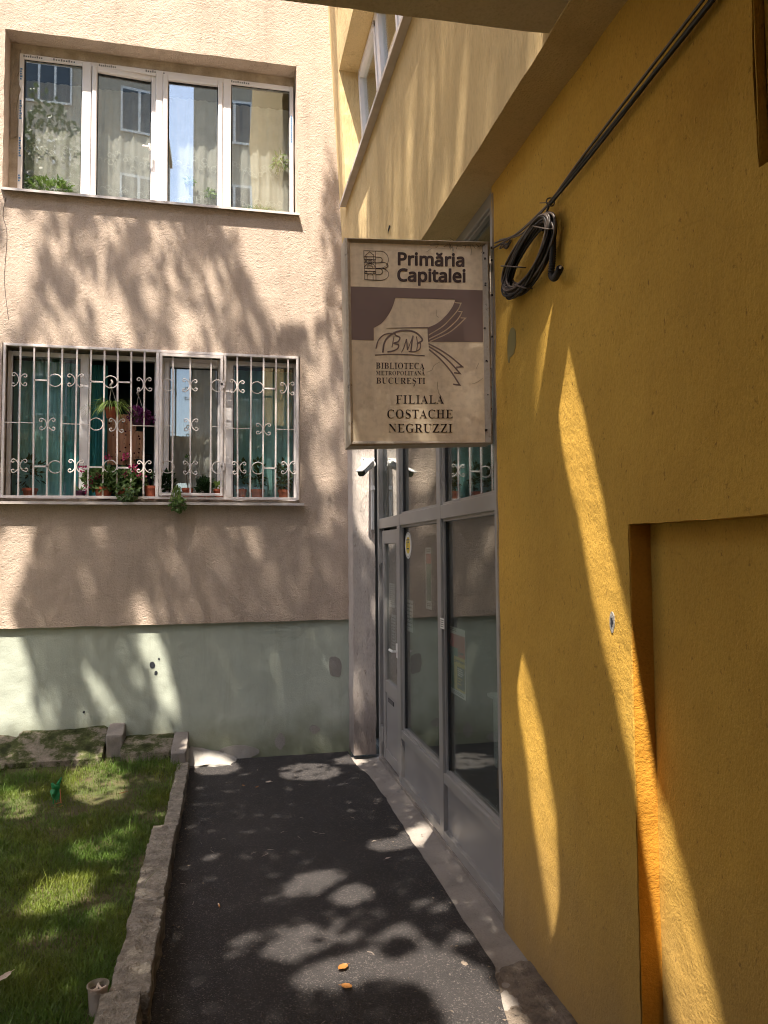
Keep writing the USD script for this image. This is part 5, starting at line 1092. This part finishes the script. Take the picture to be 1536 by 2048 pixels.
Fc = np.concatenate([k5 + [0, 1, 2], k5 + [0, 2, 3], k5 + [3, 2, 4]], 0)
single("grass", (V, Fc), M["grass"], "short patchy green grass of the small lawn left of the kerb", "grass", kind="stuff")

# ------------------------------------------------------------------ the tree behind the camera whose crown shades the yard
def poly_w(surf, pts):
    fn = {"wall": lambda p: at_y(p[0], p[1], YW), "base": lambda p: at_y(p[0], p[1], YW + .03), "ground": lambda p: at_z(p[0], p[1], .0), "lawn": lambda p: at_z(p[0], p[1], .12), "ochre": lambda p: at_x(p[0], p[1], XO), "panel": lambda p: at_x(p[0], p[1], XO + .0755), "upper": lambda p: at_x(p[0], p[1], 1.04), "win": lambda p: at_y(p[0], p[1], yf), "shop": lambda p: at_x(p[0], p[1], XS), "pillar": lambda p: at_y(p[0], p[1], YP), "sign": lambda p: at_y(p[0], p[1], YF)}[surf]
    return [fn(p) for p in pts]
E1 = np.cross([0, 0, 1.0], SUNDIR); E1 /= np.linalg.norm(E1); E2 = np.cross(SUNDIR, E1)
uv = lambda P: np.c_[np.asarray(P) @ E1, np.asarray(P) @ E2]
def ell(cx, cy, rx, ry, rot=0.0, n=16):
    c, s = math.cos(math.radians(rot)), math.sin(math.radians(rot)); return [(cx + rx * math.cos(a) * c - ry * math.sin(a) * s, cy + rx * math.cos(a) * s + ry * math.sin(a) * c) for a in np.linspace(0, 2 * np.pi, n, endpoint=False)]
GAPS = [  # surface, outline of a sunlit patch, share of leaves kept there
    ("wall", [(-60, -60), (662, -60), (668, 130), (690, 470), (694, 600), (612, 655), (540, 640), (500, 560), (470, 470), (400, 430), (-60, 400)], 0),
    ("wall", [(60, -60), (110, -60), (150, 60), (120, 70)], .5), ("wall", [(200, -40), (240, -40), (250, 50), (225, 60)], .45), ("wall", [(655, 300), (690, 420), (694, 600), (660, 640), (645, 480)], .35), ("wall", [(-60, 400), (430, 430), (470, 470), (500, 560), (540, 640), (520, 700), (-60, 700)], .36),
    ("wall", [(600, 690), (694, 620), (697, 960), (640, 1000), (606, 900)], .28),
    ("wall", [(20, 440), (72, 440), (70, 540), (30, 640), (-10, 690), (-10, 560)], 0), ("wall", [(190, 600), (225, 585), (262, 640), (270, 690), (205, 690)], 0), ("wall", [(305, 455), (330, 455), (345, 520), (318, 515)], .1),
    ("wall", [(60, 580), (110, 580), (150, 680), (90, 690)], .25), ("wall", [(330, 560), (360, 560), (400, 690), (360, 690)], .2), ("wall", [(400, 480), (425, 480), (470, 600), (450, 640), (420, 570)], .15),
    ("wall", [(22, 1046), (74, 1046), (48, 1130), (8, 1245), (-40, 1245), (-40, 1150)], 0), ("wall", [(375, 1040), (410, 1040), (346, 1185), (328, 1198), (340, 1130)], 0), ("wall", [(420, 1080), (450, 1080), (500, 1180), (478, 1195)], .25), ("wall", [(560, 1090), (590, 1090), (622, 1150), (600, 1165)], .1), ("wall", [(470, 1050), (490, 1050), (540, 1150), (520, 1160)], .4), ("wall", [(640, 1000), (690, 1010), (690, 1120), (670, 1110)], .35),
    ("base", [(-60, 1320), (0, 1330), (45, 1390), (92, 1470), (-60, 1480)], 0), ("base", [(168, 1345), (190, 1350), (248, 1440), (230, 1440), (192, 1400)], .15), ("base", [(292, 1290), (306, 1294), (258, 1408), (246, 1405)], .15), ("base", [(302, 1432), (328, 1432), (342, 1468), (308, 1468)], .05), ("base", [(520, 1275), (545, 1285), (575, 1390), (558, 1390)], .45), ("base", [(85, 1400), (105, 1395), (130, 1455), (100, 1460)], .2),
    ("win", [(30, 60), (600, 100), (600, 440), (20, 400)], 0), ("wall", [(60, 700), (250, 700), (330, 1000), (150, 1000)], .5), ("wall", [(320, 700), (600, 700), (600, 990), (420, 990)], .45), ("wall", [(100, 1045), (690, 1045), (690, 1238), (40, 1238)], .75),
    ("lawn", ell(190, 1560, 55, 38, 0), .05), ("lawn", ell(70, 1487, 52, 13), 0), ("lawn", ell(25, 1600, 48, 26), .1), ("lawn", ell(110, 1780, 72, 30, -25), .0), ("lawn", ell(200, 1690, 50, 24), .2), ("lawn", ell(60, 1860, 26, 14), .3), ("lawn", ell(190, 1820, 28, 15), .3), ("lawn", ell(248, 1660, 22, 10), .2), ("lawn", ell(366, 1478, 14, 10), 0),
    ("ground", ell(432, 1536, 42, 13), 0), ("ground", ell(620, 1545, 58, 16), .05), ("ground", ell(700, 1522, 25, 8), .1), ("ground", ell(622, 1768, 48, 19, -18), 0), ("ground", ell(706, 1790, 36, 18, -8), 0), ("ground", ell(590, 1888, 62, 26, -18), 0), ("ground", ell(510, 1880, 55, 14, -20), .3), ("ground", ell(680, 1862, 48, 16, -25), .2), ("ground", ell(520, 1712, 26, 6), .3), ("ground", ell(425, 1718, 14, 5), .3), ("ground", ell(795, 1686, 56, 10, -8), 0), ("ground", ell(842, 1668, 34, 13, -5), 0), ("ground", ell(862, 1815, 24, 14), .25), ("ground", ell(720, 1830, 20, 14), .5),
    ("ground", [(590, 1960), (640, 1930), (740, 1905), (770, 1870), (810, 1850), (850, 1890), (905, 1910), (960, 1950), (1010, 2000), (1050, 2070), (910, 2070), (890, 2010), (870, 1972), (820, 1960), (770, 1950), (700, 1965), (620, 1975)], 0), ("ground", ell(790, 1895, 26, 10), 1.0), ("ground", ell(905, 1880, 26, 16), .2),
    ("shop", ell(895, 1665, 12, 26), .2), ("pillar", [(704, 930), (720, 900), (770, 900), (748, 1100), (716, 1060)], .1), ("pillar", ell(712, 1400, 8, 60), .3),
    ("panel", [(1335, 1360), (1350, 1560), (1400, 1900), (1425, 2060), (1490, 2060), (1440, 1800), (1385, 1560)], 0), ("ochre", gapB, 0), ("ochre", gapA, 0),
    ("upper", [(690, 120), (800, 0), (770, 180), (720, 330), (700, 480), (690, 400)], .0), ("upper", [(770, 60), (1130, 40), (960, 290), (880, 420), (800, 470), (740, 470), (800, 200)], .50), ("upper", [(905, 130), (940, 140), (960, 250), (940, 300), (915, 220)], .1), ("upper", [(860, 370), (880, 360), (875, 420), (862, 440)], 0), ("upper", [(720, 330), (745, 280), (740, 470), (715, 470)], .1),
    ("sign", [(670, 455), (1010, 455), (1010, 910), (670, 910)], 1.35),
]
regs = []
for s, pts, kp in GAPS:
    regs.append((sg.Polygon(uv(poly_w(s, pts))).buffer(0), kp, s))
g = np.random.default_rng(77)
cor = [at_y(-80, -80, YW), at_y(720, -80, YW), at_z(-80, 2060, .1), at_z(1150, 2060, 0), at_y(700, 1500, YW), at_y(-80, 1500, YW), at_x(1120, 60, 1.09), at_x(1300, 1900, XO), at_x(1530, 1000, XO), at_x(690, 100, 1.0)]
hullr = sg.MultiPoint(uv(cor)).convex_hull.buffer(.55)
bx0, by0, bx1, by1 = hullr.bounds; NL = 125000
P = np.c_[g.uniform(bx0, bx1, NL), g.uniform(by0, by1, NL)]
inside = shapely.contains_xy(hullr, P[:, 0], P[:, 1]); P = P[inside]
keepp = np.ones(len(P)) * (.80 + .5 * meshkit.fbm(np.c_[P * 2.0, np.zeros(len(P))], 3, 91)); soft = np.zeros(len(P))
bufs = dict(wall=.008, base=.012, win=.0, ground=.03, lawn=.03, ochre=.05, panel=.05, upper=.01, shop=.02, pillar=.02, sign=0)
for poly, kp, s_n in regs:
    ins = shapely.contains_xy(poly.buffer(bufs[s_n] + (.010 if kp < .06 and s_n == "wall" else 0)), P[:, 0], P[:, 1]); v = kp + (.35 * (meshkit.noise(np.c_[P * 5.0, np.zeros(len(P))], 17) - .5) if .08 < kp < .9 else 0); keepp = np.where(ins, v, keepp); soft = np.where(ins & (kp > .2) & (kp < .9), 1.0, soft)
_k = g.random(len(P)) < keepp; P, soft = P[_k], soft[_k]
# along the sun's direction each leaf sits in a slanting crown high over the yard
B0 = P[:, :1] * E1 + P[:, 1:] * E2
s_ = np.maximum((6.5 + .66 * 6.5 - (B0[:, 2] + .66 * B0[:, 1])) / (SUNDIR[2] + .66 * SUNDIR[1]), (5.7 - B0[:, 1]) / SUNDIR[1])
s_ = np.maximum(s_, (6.6 - B0[:, 2]) / SUNDIR[2]) + 2.6 * g.random(len(P)) ** 1.4 + soft * g.uniform(2.5, 6.5, len(P))
s0 = -B0[:, 2] / SUNDIR[2]; on_ground = (B0[:, 1] + s0 * SUNDIR[1] < 6.45) & (B0[:, 0] + s0 * SUNDIR[0] < 1.2)
s_low = (4.2 + .43 * 6.5 - (B0[:, 2] + .43 * B0[:, 1])) / (SUNDIR[2] + .43 * SUNDIR[1])          # the low boughs over the lawn and the path
s_fr = (2.25 - (B0[:, 2] - .75 * B0[:, 1])) / (SUNDIR[2] - .75 * SUNDIR[1])
s_ = np.where(on_ground, np.maximum(np.maximum(s_low, s_fr), (4.6 - B0[:, 2]) / SUNDIR[2]) + .5 * g.random(len(P)), s_)
C = B0 + s_[:, None] * SUNDIR
n = len(C); nrm = SUNDIR * .7 + g.normal(0, .55, (n, 3)); nrm /= np.linalg.norm(nrm, axis=1, keepdims=True); dd = np.cross(nrm, g.normal(0, 1, (n, 3))); dd /= np.linalg.norm(dd, axis=1, keepdims=True); ss = np.cross(nrm, dd)
L = g.uniform(.07, .11, n)[:, None]; Wd = L * .72
V = np.stack([C - dd * L / 2, C - dd * L * .05 + ss * Wd / 2 + nrm * .008, C + dd * L / 2, C - dd * L * .05 - ss * Wd / 2 + nrm * .008], 1).reshape(-1, 3); k4 = np.arange(n)[:, None] * 4
Fc = np.concatenate([k4 + [0, 1, 2], k4 + [0, 2, 3]], 0)
tr = thing("tree", "tall leafy tree standing on the lawn behind the camera, seen mirrored in the upper window", "tree", (-4.2, -1.6, 0))
part("crown", (V, Fc), M["leaf"], tr)
tb = MB(); base = np.array([-4.2, -1.6, 0]); cen = C.mean(0)
fork = base + [.25, .2, 5.2]
tb.tube(bez([base - [0, 0, .2], base + [.05, .02, 2.5], fork], 8), np.linspace(.24, .17, 17), 12)
part("trunk", tb, M["trunk"], tr, smooth=True)
for k in range(5):
    tgt = C[g.integers(n)] * .75 + cen * .25; part("limb", MB().tube(bez([fork - [0, 0, .2 * k / 3], (fork + tgt) / 2 + [0, 0, .5], tgt], 6), np.linspace(.055, .012, 13), 7), M["trunk"], tr, smooth=True)

# ------------------------------------------------------------------ buildings across the yard (mirrored in the panes)
def back_building(label, x0, x1, y, h, nx):
    b = thing("courtyard_building", label, "building", ((x0 + x1) / 2, y, 0)); part("wall", MB().box((x0, y - 9, 0), (x1, y, h)), M["facade_back"], b); part("roof_edge", MB().box((x0 - .1, y - 9.1, h + .001), (x1 + .1, y + .12, h + .25)), M["soffit"], b)
    for fl in range(int(h // 2.7)):
        for k in range(nx):
            cx = x0 + (k + .5) * (x1 - x0) / nx; z = 1.0 + fl * 2.7; w = part("window", MB().box((cx - .8, y + .003, z), (cx + .8, y + .05, z + 1.4)), M["pvc_dirty"], b)
            for s in (-1, 0, 1):
                part("pane", MB().box((cx + s * .52 - .22, y + .051, z + .08), (cx + s * .52 + .22, y + .056, z + 1.32)), M["pane_dark"], w)
back_building("beige apartment block behind the camera, mirrored right of the sky in the upper window", -1.0, 11, -9.5, 18, 4)
back_building("beige apartment block behind the camera, mirrored in the left panes of the upper window", -14, -2.6, -13, 20, 5)

lb = thing("courtyard_building", "tall beige apartment block closing the yard on the left, outside the picture", "building", (-11, 2, 0))
part("wall", MB().box((-20, -8, 0), (-9, 16, 8.6)), M["facade_pale"], lb); part("roof_edge", MB().box((-20.1, -8.1, 8.601), (-8.9, 16.1, 8.85)), M["soffit"], lb)
for fl in range(3):
    for k in range(6):
        w = part("window", MB().box((-8.997, -6 + 3.6 * k, 1 + 2.7 * fl), (-8.95, -4.4 + 3.6 * k, 2.4 + 2.7 * fl)), M["pvc_dirty"], lb)
        for s in (0, 1):
            part("pane", MB().box((-8.949, -5.92 + 3.6 * k + .76 * s, 1.08 + 2.7 * fl), (-8.944, -5.24 + 3.6 * k + .76 * s, 2.32 + 2.7 * fl)), M["pane_dark"], w)
# grit and bits of straw along the edges of the path
g = np.random.default_rng(55); gm = MB()
for k in range(420):
    y = 2.6 + 3.85 * g.random(); q = g.random()
    x = -.262 + abs(g.normal(0, .03)) if q < .4 else (1.06 + g.normal(0, .05) if q < .75 else g.uniform(-.2, 1.1))
    r = g.uniform(.0015, .005); o = g.normal(0, 1, (6, 3)) * r; o[:, 2] = np.abs(o[:, 2]) * .6
    gm.hull(np.array([x, y, .006]) + o)
single("grit", gm, M["old_edge"], "fine grit and crumbs scattered along both edges of the asphalt path", "grit", kind="stuff")
sm = MB()
for k in range(30):
    x, y = g.uniform(-.2, 1.05), 2.7 + 3.5 * g.random(); a = g.uniform(0, 6.28); L = g.uniform(.01, .05)
    sm.tube([(x, y, .012), (x + L * .5 * math.cos(a), y + L * .5 * math.sin(a), .015), (x + L * math.cos(a + .3), y + L * math.sin(a + .3), .012)], .0008, 4)
single("straw_bits", sm, M["pale_leaf"], "short dry straw bits strewn over the asphalt path", "straw", kind="stuff")

# a second tree farther back, mirrored in the leftmost upper pane
t2 = thing("tree", "leafy tree behind the camera, mirrored in the leftmost upper pane", "tree", (-4.4, -4.4, 0))
g = np.random.default_rng(202); q = g.normal(0, 1, (9500, 3)); q /= np.linalg.norm(q, axis=1, keepdims=True); q *= g.random((len(q), 1)) ** .45
C2 = np.array([-4.4, -4.4, 9.2]) + q * [1.55, 1.5, 3.4]; C2 = C2[meshkit.fbm(C2 * 1.5, 3, 9) > .44]; n = len(C2)
dd = g.normal(0, 1, (n, 3)); dd /= np.linalg.norm(dd, axis=1, keepdims=True); nn = np.cross(dd, g.normal(0, 1, (n, 3))); nn /= np.linalg.norm(nn, axis=1, keepdims=True); ss = np.cross(nn, dd); L = g.uniform(.10, .16, n)[:, None]
V = np.stack([C2 - dd * L / 2, C2 + ss * L * .36, C2 + dd * L / 2, C2 - ss * L * .36], 1).reshape(-1, 3); k4 = np.arange(n)[:, None] * 4
part("crown", (V, np.concatenate([k4 + [0, 1, 2], k4 + [0, 2, 3]], 0)), M["leaf"], t2)
part("trunk", MB().tube(bez([(-4.4, -4.4, -.2), (-4.35, -4.42, 3), (-4.4, -4.4, 7), (-4.3, -4.4, 11)], 6), np.linspace(.17, .03, 19), 9), M["trunk"], t2, smooth=True)
